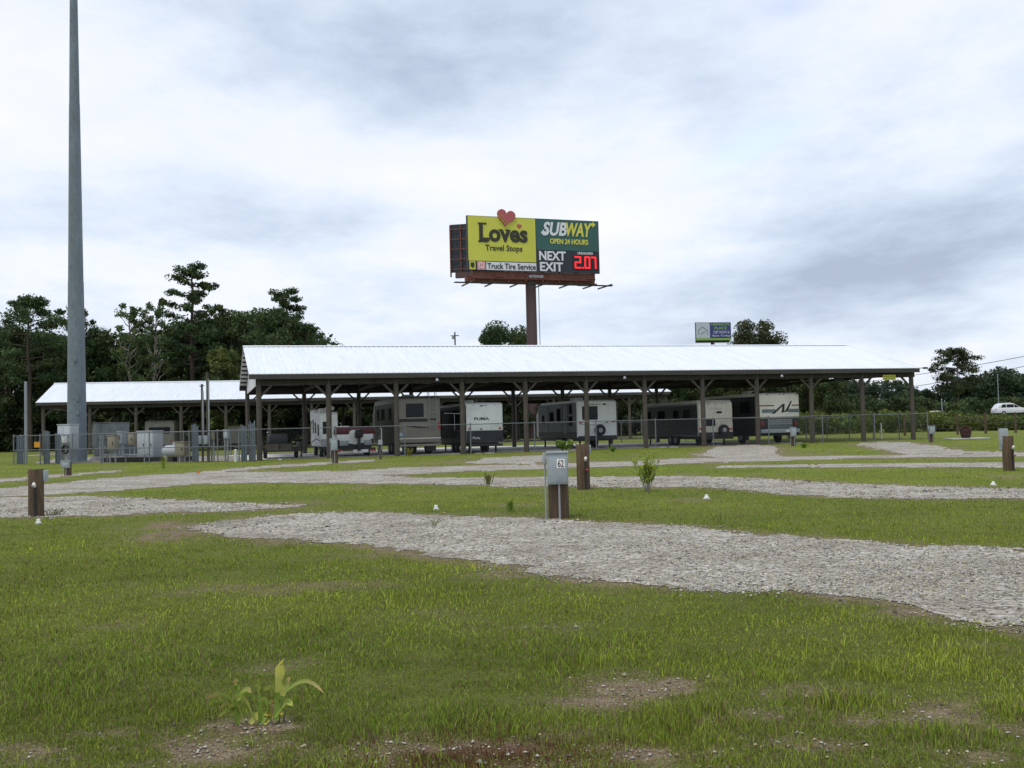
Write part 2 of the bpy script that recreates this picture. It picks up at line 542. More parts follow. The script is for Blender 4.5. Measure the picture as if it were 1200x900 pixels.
def all_sdf(x, y):
    best = np.full(x.shape, 1e9)
    which = np.zeros(x.shape, int)
    for i, k in enumerate(LANES):
        s = sdf(LANES[k], x, y)
        w = s < best
        best = np.where(w, s, best)
        which = np.where(w, i, which)
    return best, which


# bare, stony or dead patches of the lawn: (centre in photo, half width in photo px, half height px, strength)
BARE_PX = [(760, 806, 80, 16, 0.95), (700, 822, 70, 11, 0.65), (960, 812, 70, 12, 0.7), (1060, 838, 140, 17, 0.85), (1150, 850, 80, 18, 0.85), (870, 840, 70, 9, 0.6),
           (240, 880, 130, 18, 0.85), (60, 878, 110, 16, 0.8), (420, 868, 80, 10, 0.5), (150, 858, 110, 9, 0.45), (298, 851, 55, 9, 1.8), (580, 884, 90, 20, 0.8), (640, 862, 90, 10, 0.45),
           (760, 884, 130, 16, 0.75), (950, 872, 120, 14, 0.65), (470, 886, 90, 14, 0.75), (1100, 888, 120, 12, 0.6), (1000, 700, 60, 8, 0.7), (1090, 716, 70, 9, 0.75),
           (230, 622, 60, 9, 1.0), (200, 616, 45, 6, 0.7), (340, 592, 34, 4, 0.8), (330, 607, 55, 5, 0.7), (640, 541, 50, 4, 0.7),
           (260, 553, 30, 2.5, 0.7), (560, 540, 60, 3, 0.6), (930, 531, 30, 3, 0.6), (700, 683, 70, 6, 0.8), (620, 672, 60, 6, 0.7),
           (370, 634, 80, 4, 0.7), (470, 650, 70, 4, 0.7), (820, 690, 60, 5, 0.6), (1050, 537, 120, 2, 0.4)]
BARE = []
for (a, b, w, h, s) in BARE_PX:
    c, e, f_ = ground(a, b), ground(a + w, b), ground(a, b - h)
    BARE.append((c.x, c.y, abs(e.x - c.x), abs(f_.y - c.y), s))
RED = ground(580, 886)


def bareness(x, y, sd):
    d = np.hypot(x, y)
    b = np.zeros(x.shape)
    for cx, cy, rx, ry, s in BARE:
        b = np.maximum(b, s * np.exp(-(((x - cx) / rx) ** 2 + ((y - cy) / ry) ** 2)))
    n = fbm(x, y, 1.6, 5)
    b = b * np.clip(0.30 + 2.3 * (n - 0.2) + 1.5 * (vnoise(x * 5, y * 7) - 0.5) + 0.8 * (vnoise(x * 17, y * 17) - 0.5), 0, 1.8)
    b = np.maximum(b, 0.35 * np.clip((5.55 - d) / 0.6, 0, 1) * (0.3 + 1.4 * fbm(x + 5, y, 3.0, 4)))
    b = np.maximum(b, np.clip((fbm(x + 40, y + 11, 0.55, 5) - 0.63) * 4, 0, 0.4))
    edge = np.clip(1 - (sd + (fbm(x, y, 2.2, 3) - 0.5) * 0.5) / (0.30 + 0.010 * d), 0, 1)
    return np.clip(np.maximum(b, edge * (0.35 + 0.75 * fbm(x + 2, y, 2.8, 3))), 0, 1)


# ------------------------------------------------------------------ ground sheet
rows = np.concatenate([np.linspace(0.8, 4.3, 12)[:-1], 1968.0 / np.arange(455, 22, -2.5), np.geomspace(92, 4500, 26)])
angs = np.concatenate([np.linspace(-180, -38, 36)[:-1], np.arange(-38, 38.01, 0.22), np.linspace(38, 180, 36)[1:-1]])
angs = np.radians(angs)
D_, A_ = np.meshgrid(rows, angs, indexing='ij')
gx, gy = (D_ * np.sin(A_)).ravel(), (D_ * np.cos(A_)).ravel()
nr, na = D_.shape
ii, jj = np.meshgrid(np.arange(nr - 1), np.arange(na), indexing='ij')
j2 = (jj + 1) % na
quads = np.stack([ii * na + jj, ii * na + j2, (ii + 1) * na + j2, (ii + 1) * na + jj], -1).reshape(-1, 4)[:, ::-1]
centre = len(gx)
gsd, _ = all_sdf(gx, gy)
gb = bareness(gx, gy, gsd)
far = np.hypot(gx, gy) > 80
gb[far] = 0.1
redm = np.exp(-(((gx - RED.x) / 0.5) ** 2 + ((gy - RED.y) / 0.22) ** 2))
gverts = np.stack([gx, gy, np.zeros_like(gx)], -1)
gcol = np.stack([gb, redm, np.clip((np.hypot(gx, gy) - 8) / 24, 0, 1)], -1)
mg = bpy.data.materials.new('lawn_soil')
mg.use_nodes = True
mg.node_tree.nodes.clear()
g = NG(mg.node_tree)
gp = g.n('ShaderNodeBsdfPrincipled')
gp.inputs['Roughness'].default_value = 0.95
gp.inputs['Specular IOR Level'].default_value = 0.1
go = g.n('ShaderNodeOutputMaterial')
at_ = g.n('ShaderNodeAttribute'); at_.attribute_name = 'col'
sp = g.n('ShaderNodeSeparateColor'); g.link(at_.outputs['Color'], sp.inputs[0])
tco = g.n('ShaderNodeTexCoord')
ov = tco.outputs['Object']
n1 = g.noise(ov, 0.28, 5, 0.6)
n2 = g.noise(ov, 5.0, 5, 0.7)
n3 = g.noise(ov, 45.0, 5, 0.75)
gr = g.mix(g.ramp(n1, [(0.35, 0.0), (0.65, 1.0)]), (0.125, 0.178, 0.022, 1), (0.195, 0.235, 0.034, 1))
gr = g.mix(g.ramp(n2, [(0.35, 0.45), (0.62, 0.0)]), gr, (0.085, 0.085, 0.024, 1))
gr = g.mix(g.m('SUBTRACT', 0.48, g.m('MULTIPLY', sp.outputs[2], 0.48)), gr, (0.050, 0.046, 0.020, 1))  # near ground darkened for soil and shade between blades, fading with distance
soil = g.mix(g.ramp(n2, [(0.3, 0.0), (0.7, 1.0)]), (0.105, 0.075, 0.044, 1), (0.25, 0.19, 0.12, 1))
soil = g.mix(g.ramp(n3, [(0.45, 0.0), (0.75, 0.7)]), soil, (0.34, 0.29, 0.22, 1))
soil = g.mix(g.m('MULTIPLY', sp.outputs[1], 0.8), soil, (0.075, 0.022, 0.014, 1))
fac = g.m('MULTIPLY', g.m('ADD', sp.outputs[0], g.m('MULTIPLY', g.m('SUBTRACT', n3, 0.5), 0.5)), 1.15, clamp=True)
gc = g.mix(fac, gr, soil)
gc = g.mix(1.0, gc, g.ramp(n3, [(0.32, 0.5), (0.68, 1.4)]), 'MULTIPLY')
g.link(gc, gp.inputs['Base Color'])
bp = g.n('ShaderNodeBump'); bp.inputs['Strength'].default_value = 0.6; bp.inputs['Distance'].default_value = 0.03
g.link(n3, bp.inputs['Height']); g.link(bp.outputs[0], gp.inputs['Normal'])
g.link(gp.outputs[0], go.inputs[0])
# close the hole under the camera with a small fan
gverts = np.vstack([gverts, [[0, 0, 0]]])
gcol = np.vstack([gcol, [[0.2, 0, 0]]])
fan = np.stack([np.full(na, centre), np.full(na, centre), (np.arange(na) + 1) % na, np.arange(na)], -1)
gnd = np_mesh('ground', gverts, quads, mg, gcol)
tag(gnd, kind='structure')
bmx = bmesh.new(); bmx.from_mesh(gnd.data); bmx.verts.ensure_lookup_table()
for k in range(na):
    try: bmx.faces.new((bmx.verts[centre], bmx.verts[(k + 1) % na], bmx.verts[k]))
    except ValueError: pass
bmesh.ops.recalc_face_normals(bmx, faces=bmx.faces)
bmx.to_mesh(gnd.data); bmx.free()

# ------------------------------------------------------------------ gravel lanes (sheets just above the ground)
mgv = bpy.data.materials.new('pale_gravel')
mgv.use_nodes = True
mgv.node_tree.nodes.clear()
g = NG(mgv.node_tree)
gp = g.n('ShaderNodeBsdfPrincipled')
gp.inputs['Roughness'].default_value = 0.95
gp.inputs['Specular IOR Level'].default_value = 0.15
go = g.n('ShaderNodeOutputMaterial')
tco = g.n('ShaderNodeTexCoord'); ov = tco.outputs['Object']
vo = g.n('ShaderNodeTexVoronoi'); vo.inputs['Scale'].default_value = 26.0; g.link(ov, vo.inputs['Vector'])
vs2 = g.n('ShaderNodeSeparateColor'); g.link(vo.outputs['Color'], vs2.inputs[0])
gcx = g.ramp(vs2.outputs[0], [(0.0, (0.09, 0.078, 0.062)), (0.2, (0.24, 0.215, 0.18)), (0.55, (0.43, 0.405, 0.36)), (1.0, (0.62, 0.595, 0.55))])
nb = g.noise(ov, 0.7, 5, 0.65)
nm = g.noise(ov, 3.2, 4, 0.65)
gcx = g.mix(g.ramp(nb, [(0.42, 0.0), (0.66, 0.6)]), gcx, (0.165, 0.132, 0.10, 1))
gcx = g.mix(g.ramp(nm, [(0.52, 0.0), (0.70, 0.5)]), gcx, (0.11, 0.108, 0.045, 1))
g.link(gcx, gp.inputs['Base Color'])
bp = g.n('ShaderNodeBump'); bp.inputs['Strength'].default_value = 0.8; bp.inputs['Distance'].default_value = 0.03
g.link(vo.outputs['Distance'], bp.inputs['Height']); bp.invert = True
g.link(bp.outputs[0], gp.inputs['Normal'])
g.link(gp.outputs[0], go.inputs[0])

mgf = mat('brightened_floor_gravel', (0.66, 0.655, 0.64), 0.95, var=0.2, scale=0.7, fine=0.25, dirt=((0.26, 0.22, 0.17), 0.6, 0.9), bump=0.4)  # floor gravel made paler to stand in for light under the roof

grow = 1968.0 / np.arange(300, 14.9, -1.0)
gang = np.radians(np.arange(-40, 40.01, 0.085))
DD, AA = np.meshgrid(grow, gang, indexing='ij')
vx, vy = (DD * np.sin(AA)).ravel(), (DD * np.cos(AA)).ravel()
nr2, na2 = DD.shape
ii, jj = np.meshgrid(np.arange(nr2 - 1), np.arange(na2 - 1), indexing='ij')
q2 = np.stack([ii * na2 + jj, ii * na2 + jj + 1, (ii + 1) * na2 + jj + 1, (ii + 1) * na2 + jj], -1).reshape(-1, 4)[:, ::-1]
ccx, ccy = vx[q2].mean(1), vy[q2].mean(1)
csd, cwh = all_sdf(ccx, ccy)
inside = csd + edge_noise(ccx, ccy) * 0.75 < 0
names = {'near': 'gravel_road', 'left': 'gravel_road', 'long': 'gravel_road', 'strip': 'gravel_path', 'pad_mid': 'gravel_pad', 'pad_right': 'gravel_pad',
         'pad_left': 'gravel_pad', 'wisp': 'gravel_path', 'wisp2': 'gravel_path', 'floor': 'gravel_floor', 'yard': 'gravel_yard', 'back': 'gravel_floor'}
for i, k in enumerate(LANES):
    sel = q2[inside & (cwh == i)]
    if not len(sel): continue
    uq, inv = np.unique(sel.ravel(), return_inverse=True)
    vv = np.stack([vx[uq], vy[uq], np.full(len(uq), 0.006)], -1)
    tag(np_mesh(names[k], vv, inv.reshape(-1, 4), mgf if k == 'floor' else mgv), kind='structure')


# ------------------------------------------------------------------ loose stones on the gravel and in the bare patches
def sample(n, d0, d1, half=37.0):
    d = 1.0 / rng.uniform(1 / d1, 1 / d0, n)
    a = np.radians(rng.uniform(-half, half, n))
    return d * np.sin(a), d * np.cos(a), d


def stones(n, d0, d1, keep, rmin, rk, name, dark=0.25):
    x, y, d = sample(n, d0, d1)
    k = keep(x, y)
    x, y, d = x[k], y[k], d[k]
    n = len(x)
    r = np.maximum(rmin, rk * d) * rng.lognormal(0, 0.4, n)
    base = np.array([[1, 0, 0], [0, 1, 0], [-1, 0, 0], [0, -1, 0], [0, 0, 1], [0, 0, -0.6]])
    P = base[None] * (1 + 0.35 * rng.standard_normal((n, 6, 3))) * r[:, None, None]
    P[..., 2] *= 0.5
    th = rng.uniform(0, 2 * PI, n)
    c, s = np.cos(th)[:, None], np.sin(th)[:, None]
    X = P[..., 0] * c - P[..., 1] * s + x[:, None]
    Y = P[..., 0] * s + P[..., 1] * c + y[:, None]
    Z = P[..., 2] + (r * 0.08)[:, None] + 0.006
    vv = np.stack([X, Y, Z], -1).reshape(-1, 3)
    ft = np.array([[0, 1, 4], [1, 2, 4], [2, 3, 4], [3, 0, 4], [1, 0, 5], [2, 1, 5], [3, 2, 5], [0, 3, 5]])
    ff = (np.arange(n)[:, None, None] * 6 + ft[None]).reshape(-1, 3)
    w = rng.random(n)
    t = rng.random(n)
    lum = np.where(w < dark, rng.uniform(0.06, 0.20, n), rng.uniform(0.23, 0.55, n))
    tint = np.stack([1.03 + 0.10 * (t > .7), np.ones(n), 0.90 - 0.24 * (t > .7) + 0.04 * (t < .25)], -1)
    cc = np.repeat(lum[:, None] * tint, 6, axis=0)
    return tag(np_mesh(name, vv, ff, M_stone, cc), kind='stuff')


def on_gravel(x, y):
    s, w = all_sdf(x, y)
    e = s + edge_noise(x, y) * 0.75
    k = (e < 0.08) | ((e < 0.7) & (rng.random(len(x)) < 0.5 * np.exp(-np.maximum(e, 0) / 0.22)))
    pz = fbm(x, y, 0.8, 4)
    return k & (rng.random(len(x)) < np.clip(1.0 - 1.4 * np.maximum(pz - 0.42, 0) * 4, 0.16, 1))


o = stones(260000, 8.5, 30, on_gravel, 0.008, 0.00066, 'gravel_stones')
tag(o, 'loose pale grey gravel stones covering the lanes across the lawn', 'gravel')


def on_bare(x, y):
    s, _ = all_sdf(x, y)
    b = bareness(x, y, np.full(x.shape, 9.0))
    return (s > 0.1) & (rng.random(len(x)) < np.clip(b - 0.10, 0, 1) * 0.40)


o = stones(60000, 4.3, 10.5, on_bare, 0.006, 0.0010, 'pebbles', 0.3)
tag(o, 'small pale pebbles lying in the bare patches of foreground lawn', 'pebbles')


# ------------------------------------------------------------------ grass
# taller clumps at the edges of the bare patches
TUFTS = []
for px, py, r_, k_ in [(975, 822, .22, 1.6), (1095, 866, .20, 1.5), (1185, 838, .22, 1.6), (790, 850, .2, 1.5), (535, 838, .16, 1.3), (840, 835, .16, 1.2),
                       (680, 770, .25, .8), (1015, 790, .2, 1.0), (890, 862, .14, 1.2), (120, 800, .3, .8), (380, 760, .3, .7), (1120, 770, .3, .9), (430, 868, .14, 1.0)]:
    c = ground(px, py)
    TUFTS.append((c.x, c.y, r_, k_))


def grass(n, d0, d1, bend, wmin, wk, name, hmul=1.0):
    x, y, d = sample(n, d0, d1)
    s, _ = all_sdf(x, y)
    e = s + edge_noise(x, y) * 0.75
    b = bareness(x, y, s)
    clump = fbm(x, y, 3.2, 3)
    tall = fbm(x + 31, y - 7, 0.5, 4)
    p = np.clip(1.02 - 0.92 * b, 0.07, 1.0)
    gi = e < 0.0
    for cx, cy, r_, k_ in TUFTS:
        p = np.maximum(p, np.exp(-((x - cx) ** 2 + ((y - cy) * 0.8) ** 2) / r_ ** 2))
    p = np.where(gi, 0.012 + 0.10 * np.clip(fbm(x, y, 0.8, 4) - 0.55, 0, 1) * 3 + 0.28 * np.exp(np.minimum(e, 0) / (0.12 + 0.004 * d)), p)
    p *= np.clip(0.15 + 1.75 * clump, 0.25, 1.0)
    k = rng.random(n) < p
    x, y, d, b, clump, tall, e = [q[k] for q in (x, y, d, b, clump, tall, e)]
    n = len(x)
    h = (0.012 + 0.030 * clump ** 1.3 + 0.026 * (tall - 0.47)) * rng.lognormal(0, 0.48, n) * hmul
    for cx, cy, r_, k_ in TUFTS:
        h = h * (1 + k_ * np.exp(-((x - cx) ** 2 + ((y - cy) * 0.8) ** 2) / r_ ** 2))
    h = np.clip(h * (1 - 0.45 * b), 0.010, 0.16)
    w = np.maximum(wmin, wk * d) * rng.uniform(0.7, 1.3, n)
    az = rng.uniform(0, 2 * PI, n)
    ln = np.abs(rng.normal(0, 0.55, n))
    ax, ay = np.cos(az), np.sin(az)
    lx, ly = np.cos(az + 1.57 + rng.normal(0, .6, n)), np.sin(az + 1.57 + rng.normal(0, .6, n))
    # colours: lime to olive, straw and brown near bare soil
    t = rng.random(n)
    mac = np.clip((fbm(x + 3, y + 50, 0.35, 5) - 0.3) / 0.4, 0, 1)
    c1, c2 = np.array([0.165, 0.245, 0.028]), np.array([0.375, 0.420, 0.054])
    f = np.clip(0.60 * mac + 0.55 * (t - 0.35), 0, 1)[:, None]
    cc = c1 * (1 - f) + c2 * f
    cc *= (rng.uniform(0.45, 1.35, n) * (0.72 + 0.56 * fbm(x + 9, y + 4, 2.4, 3)))[:, None]
    pd = 0.10 + 0.35 * b + 0.22 * np.clip(0.5 - mac, 0, 1)
    dead = rng.random(n) < pd
    straw = np.array([0.25, 0.195, 0.10]) * rng.uniform(0.5, 1.15, n)[:, None]
    cc = np.where(dead[:, None], straw, cc)
    rm = np.exp(-(((x - RED.x) / 0.55) ** 2 + ((y - RED.y) / 0.3) ** 2))
    rr = rng.random(n) < rm * 0.8
    cc = np.where(rr[:, None], np.array([0.13, 0.045, 0.025]) * rng.uniform(0.6, 1.2, n)[:, None], cc)
    O = np.stack([x, y, np.full(n, -0.004)], -1)
    side = np.stack([ax, ay, np.zeros(n)], -1) * (w / 2)[:, None]
    lean = np.stack([lx * ln, ly * ln, np.zeros(n)], -1) * h[:, None]
    upv = np.stack([np.zeros(n), np.zeros(n), h], -1)
    if bend:
        md = O + upv * 0.6 + lean * 0.28
        vv = np.stack([O - side, O + side, md + side * 0.8, md - side * 0.8, O + upv * 0.98 + lean], 1).reshape(-1, 3)
        i = np.arange(n)[:, None] * 5
        ff = np.concatenate([i + [[0, 1, 2]], i + [[0, 2, 3]], i + [[3, 2, 4]]], 0)
        kx = 5
    else:
        vv = np.stack([O - side, O + side, O + upv + lean * 0.8], 1).reshape(-1, 3)
        ff = np.arange(n)[:, None] * 3 + [[0, 1, 2]]
        kx = 3
    return tag(np_mesh(name, vv, ff, M_blade, np.repeat(cc, kx, axis=0)), kind='stuff')


o = grass(400000, 4.3, 12.5, True, 0.0036, 0.00075, 'grass', 0.80)
tag(o, 'short mown yellow-green grass of the foreground lawn', 'grass')
o = grass(380000, 12.5, 85, False, 0.006, 0.0008, 'grass', 0.8)
tag(o, 'mown grass between the gravel lanes further back', 'grass')


# ------------------------------------------------------------------ foliage and trees
def leaf_cloud(cen, rad, per, size, col, rg, flat=0.0, shell=0.45):
    """leaf-sized quads through ellipsoidal clumps; returns verts, faces, colours"""
    cen, rad = np.asarray(cen, float), np.asarray(rad, float)
    N = len(cen)
    per = np.maximum(6, (per * rg.uniform(0.6, 1.4, N)).astype(int))
    idx = np.repeat(np.arange(N), per)
    n = len(idx)
    d = rg.standard_normal((n, 3))
    d /= np.linalg.norm(d, axis=1)[:, None]
    rr = rg.random(n) ** shell
    P = cen[idx] + d * rad[idx] * rr[:, None]
    a = rg.standard_normal((n, 3)); a /= np.linalg.norm(a, axis=1)[:, None]
    b = rg.standard_normal((n, 3))
    b -= a * (a * b).sum(1)[:, None]
    b /= np.linalg.norm(b, axis=1)[:, None]
    a[:, 2] *= 1 - flat
    b[:, 2] *= 1 - flat
    sz = size * rg.lognormal(0, 0.35, n)[:, None]
    vv = np.stack([P - a * sz * 0.5, P - b * sz * 0.28 + a * sz * 0.06, P + a * sz * 0.5, P + b * sz * 0.28 - a * sz * 0.06], 1).reshape(-1, 3)
    ff = np.arange(n)[:, None] * 4 + [[0, 1, 2, 3]]
    cl = rg.uniform(0.65, 1.35, N)[idx] * rg.uniform(0.7, 1.3, n)
    hue = rg.uniform(-0.12, 0.2, N)[idx]
    cc = np.array(col)[None] * cl[:, None] * np.stack([1 + hue, np.ones(n), 1 - 0.4 * hue], -1)
    return vv, ff, np.repeat(cc * 1.05, 4, axis=0)


def branchy(mb, p, q, r0_, r1_, rg, n=5, wob=0.06):
    p, q = np.array(p, float), np.array(q, float)
    L = np.linalg.norm(q - p)
    pts = [p + (q - p) * t + (rg.standard_normal(3) * wob * L * math.sin(PI * t)) for t in np.linspace(0, 1, n)]
    mb.tube(pts, list(np.linspace(r0_, r1_, n)), 6)


def tree_meshes(kind, h, w, seed, col, leaf=0.27, dens=1.0, bark=None):
    rg = np.random.default_rng(seed)
    tk = MB()
    cen, rad = [], []
    tops = [0.35 * w * 0.08 * rg.standard_normal(), 0.35 * w * 0.08 * rg.standard_normal()]
    if kind == 'pine':
        branchy(tk, (0, 0, -0.05), (tops[0], tops[1], h * 0.96), 0.017 * h, 0.004 * h, rg, 7, 0.008)
        nb = 32
        for i in range(nb):
            z = h * (0.42 + 0.56 * (i + rg.random()) / nb)
            t = (z / h - 0.42) / 0.56
            L = w * 0.5 * (0.45 + 0.75 * math.sin(PI * min(0.92, 0.22 + 0.72 * t)) * rg.uniform(0.5, 1.1))
            if t > 0.85: L *= 0.55
            a = i * 2.4 + rg.normal(0, 0.4)
            e = np.array([math.cos(a) * L, math.sin(a) * L, z + L * rg.uniform(0.05, 0.35)])
            branchy(tk, (tops[0] * z / h, tops[1] * z / h, z), e, 0.0045 * h, 0.0015 * h, rg, 4)
            for f_ in (0.55, 0.8, 1.0):
                c = np.array([tops[0], tops[1], z]) * (1 - f_) + e * f_
                cen.append(c + rg.normal(0, 0.03 * w, 3)); s_ = w * rg.uniform(0.07, 0.16)
                rad.append((s_ * 1.15, s_ * 1.15, s_ * 0.6))
        cen.append((tops[0], tops[1], h * 0.97)); rad.append((w * .1, w * .1, h * .035))
        per = 150
    elif kind == 'sparse':
        branchy(tk, (0, 0, -0.05), (tops[0], tops[1], h * 0.9), 0.012 * h, 0.003 * h, rg, 7, 0.02)
        for i in range(26):
            z = h * (0.42 + 0.55 * (i + rg.random()) / 26)
            L = w * 0.5 * rg.uniform(0.35, 1.0) * (1.1 - 0.55 * max(0, z / h - 0.6))
            a = i * 2.4 + rg.normal(0, 0.5)
            e = np.array([math.cos(a) * L, math.sin(a) * L, min(h, z + L * rg.uniform(0.3, 0.9))])
            branchy(tk, (tops[0] * z / h, tops[1] * z / h, z - 0.05 * h), e, 0.004 * h, 0.0012 * h, rg, 4, 0.1)
            for f_ in (0.65, 1.0):
                cen.append(e * f_ + np.array([0, 0, z]) * (1 - f_) * 1.0 + rg.normal(0, 0.05 * w, 3)); s_ = w * rg.uniform(0.08, 0.15)
                rad.append((s_, s_, s_ * 0.9))
        per = 75
    elif kind == 'shrub':
        for i in range(7):
            a = i * 0.9
            branchy(tk, (0.04 * w * math.cos(a), 0.04 * w * math.sin(a), -0.02), (w * .3 * math.cos(a), w * .3 * math.sin(a), h * 0.75), 0.02 * h, 0.006 * h, rg, 4)
        for i in range(26):
            a, r_ = rg.uniform(0, 2 * PI), math.sqrt(rg.random()) * 0.42 * w
            z = h * rg.uniform(0.3, 0.9)
            cen.append((math.cos(a) * r_, math.sin(a) * r_, z)); s_ = rg.uniform(0.12, 0.2) * w
            rad.append((s_, s_, s_ * .9))
        per = 70
    else:                                # 'broad'
        branchy(tk, (0, 0, -0.05), (tops[0], tops[1], h * 0.6), 0.02 * h, 0.009 * h, rg, 6, 0.02)
        for i in range(64):
            a = rg.uniform(0, 2 * PI)
            t = rg.random()
            z = h * (0.20 + 0.72 * t)
            env = math.sin(PI * (0.17 + 0.72 * t)) ** 0.7
            r_ = w * 0.45 * env * math.sqrt(rg.uniform(0.12, 1))
            c = np.array([math.cos(a) * r_, math.sin(a) * r_, z])
            s_ = w * rg.uniform(0.11, 0.19)
            cen.append(c); rad.append((s_, s_, s_ * 0.75))
            if i % 4 == 0:
                branchy(tk, (tops[0] * .5, tops[1] * .5, h * (0.25 + 0.3 * rg.random())), c, 0.007 * h, 0.002 * h, rg, 4)
        per = 290
    vv, ff, cc = leaf_cloud(cen, rad, np.full(len(cen), per * dens), leaf, col, rg, shell=0.5)
    return tk, (vv, ff, cc)


PROTO = {}


def tree(name, label, cat, X, Y, h, w, kind, seed=1, col=(0.036, 0.055, 0.02), leaf=0.27, dens=1.0, group=None, bark=None, rz=None):
    t = thing(name, label, cat, (X, Y, 0), (seed * 1.7) % 6.28 if rz is None else rz, group)
    key = (kind, seed % 4, round(col[1], 3), leaf)
    if key not in PROTO:
        hh, ww = h, w
        tk, (vv, ff, cc) = tree_meshes(kind, h, w, seed, col, leaf, dens)
        tr = tk.build('trunk', bark or M_bark, t, smooth=True)
        cr = np_mesh('crown', vv, ff, M_leaf, cc, t)
        PROTO[key] = (tr, cr, h, w)
    else:
        tr0, cr0, h0, w0 = PROTO[key]
        for o_ in (tr0, cr0):
            c = o_.copy(); COL.objects.link(c); c.parent = t
        t.scale = (w / w0, w / w0, h / h0)
    return t


def tree_px(name, label, px, py_top, Y, wpx, kind, seed, **kw):
    top = at(px, py_top, Y)
    base = at(px, 495, Y)
    return tree(name, label, 'tree', base.x, Y, top.z, wpx * Y / F, kind, seed, **kw)


G_L = 'trees standing behind the far shelter'
DK = (0.055, 0.090, 0.032)
DK2 = (0.068, 0.105, 0.036)
L_TREES = [
    ('pine_tree', 'tall dark pine with a rounded top at the left edge of the photo', 35, 347, 122, 80, 'pine', 1, DK),
    ('broadleaf_tree', 'dense dark tree filling the left edge beside the rounded pine', 8, 372, 128, 70, 'broad', 2, DK),
    ('broadleaf_tree', 'low dark tree just left of the steel monopole', 62, 385, 130, 60, 'broad', 3, DK),
    ('pine_tree', 'dark pine showing right behind the steel monopole', 92, 360, 133, 46, 'pine', 5, DK),
    ('broadleaf_tree', 'dark low tree just right of the monopole, lower than its neighbours', 118, 384, 134, 58, 'broad', 6, DK),
    ('sparse_tree', 'thin leggy tree with airy leaves, left one of the airy pair', 153, 356, 124, 46, 'sparse', 4, DK2),
    ('sparse_tree', 'thin tree with pale stems, right one of the airy pair beside the tallest pine', 184, 352, 124, 44, 'sparse', 9, DK2),
    ('pine_tree', 'tallest dark pine, rising clear above the woods left of the near shelter', 227, 309, 128, 66, 'pine', 8, DK),
    ('broadleaf_tree', 'broad dark tree under the tallest pine', 225, 366, 134, 74, 'broad', 7, DK),
    ('broadleaf_tree', 'wide dark tree with a flat top right of the tallest pine', 278, 354, 130, 76, 'broad', 10, DK2),
    ('broadleaf_tree', 'large dark tree forming the high shoulder above the shelter gable', 322, 352, 126, 84, 'broad', 11, DK2),
    ('pine_tree', 'pine with a crooked top branch leaning right above the gable', 336, 338, 129, 62, 'pine', 12, DK),
    ('pine_tree', 'ragged pine at the right end of the wood, sloping towards the white roof', 361, 378, 128, 44, 'pine', 13, DK),
    ('broadleaf_tree', 'dark tree in the middle of the wood behind the airy pair', 165, 384, 138, 80, 'broad', 14, DK),
    ('broadleaf_tree', 'lighter green bushy tree beside the near shelter gable', 262, 402, 119, 44, 'broad', 15, (0.075, 0.10, 0.026)),
]
for (nm_, lb, px, pt, Y, wp, kd, sd, cl) in L_TREES:
    tree_px(nm_, lb, px, pt, Y, wp, kd, sd, col=cl, group=G_L, bark=M_palebark if kd == 'sparse' else None, dens=0.9)

# trees that show beyond and above the white roofs
tree_px('broadleaf_tree', 'round dark tree rising behind the roof left of the billboard pole', 597, 375, 182, 92, 'broad', 21, col=DK, leaf=0.36, dens=2.2)
tree_px('pine_tree', 'spreading pine with open twigs right of the small blue billboard', 888, 371, 205, 80, 'broad', 23, col=(0.056, 0.070, 0.030), leaf=0.36, dens=1.7)
tree_px('pine_tree', 'lone open pine standing above the far woods at right', 1124, 408, 190, 48, 'pine', 28, col=(0.05, 0.07, 0.032), leaf=0.3, dens=0.7)
for px, pt, wp, sd, lb in [(457, 401, 10, 31, 'tiny tree tip farthest left above the white ridge'), (487, 399, 16, 33, 'small treetop left of the twin tips above the ridge'),
                           (512, 397, 24, 35, 'twin treetop poking above the white ridge'), (527, 398, 14, 37, 'treetop beside the utility pole above the ridge'),
                           (561, 400, 12, 39, 'treetop between the utility pole and the round tree')]:
    tree_px('sparse_tree', lb, px, pt, 205, wp * 1.6, 'broad', sd, col=DK, leaf=0.3, dens=0.4, group='treetops above the white ridge')
G_R = 'trees behind the right half of the near shelter'
for px, pt, Y, wp, sd, kd, lb in [
        (795, 438, 150, 62, 41, 'broad', 'dark tree just right of the far shelter roof end'),
        (838, 442, 158, 60, 42, 'broad', 'tree seen under the roof above the dark trailer'),
        (868, 440, 150, 40, 43, 'broad', 'bushy tree seen under the roof left of the cream motorhome'),
        (915, 441, 156, 52, 44, 'broad', 'tree showing over the cream motorhome roof'),
        (950, 430, 140, 62, 45, 'broad', 'big tree filling the bay right of the cream motorhome'),
        (975, 440, 135, 46, 46, 'broad', 'tree with a sloping top beside the open bay of sky')]:
    tree_px('broadleaf_tree', lb, px, pt, Y, wp, kd, sd, col=(0.045, 0.066, 0.022), leaf=0.26, group=G_R, dens=0.9)


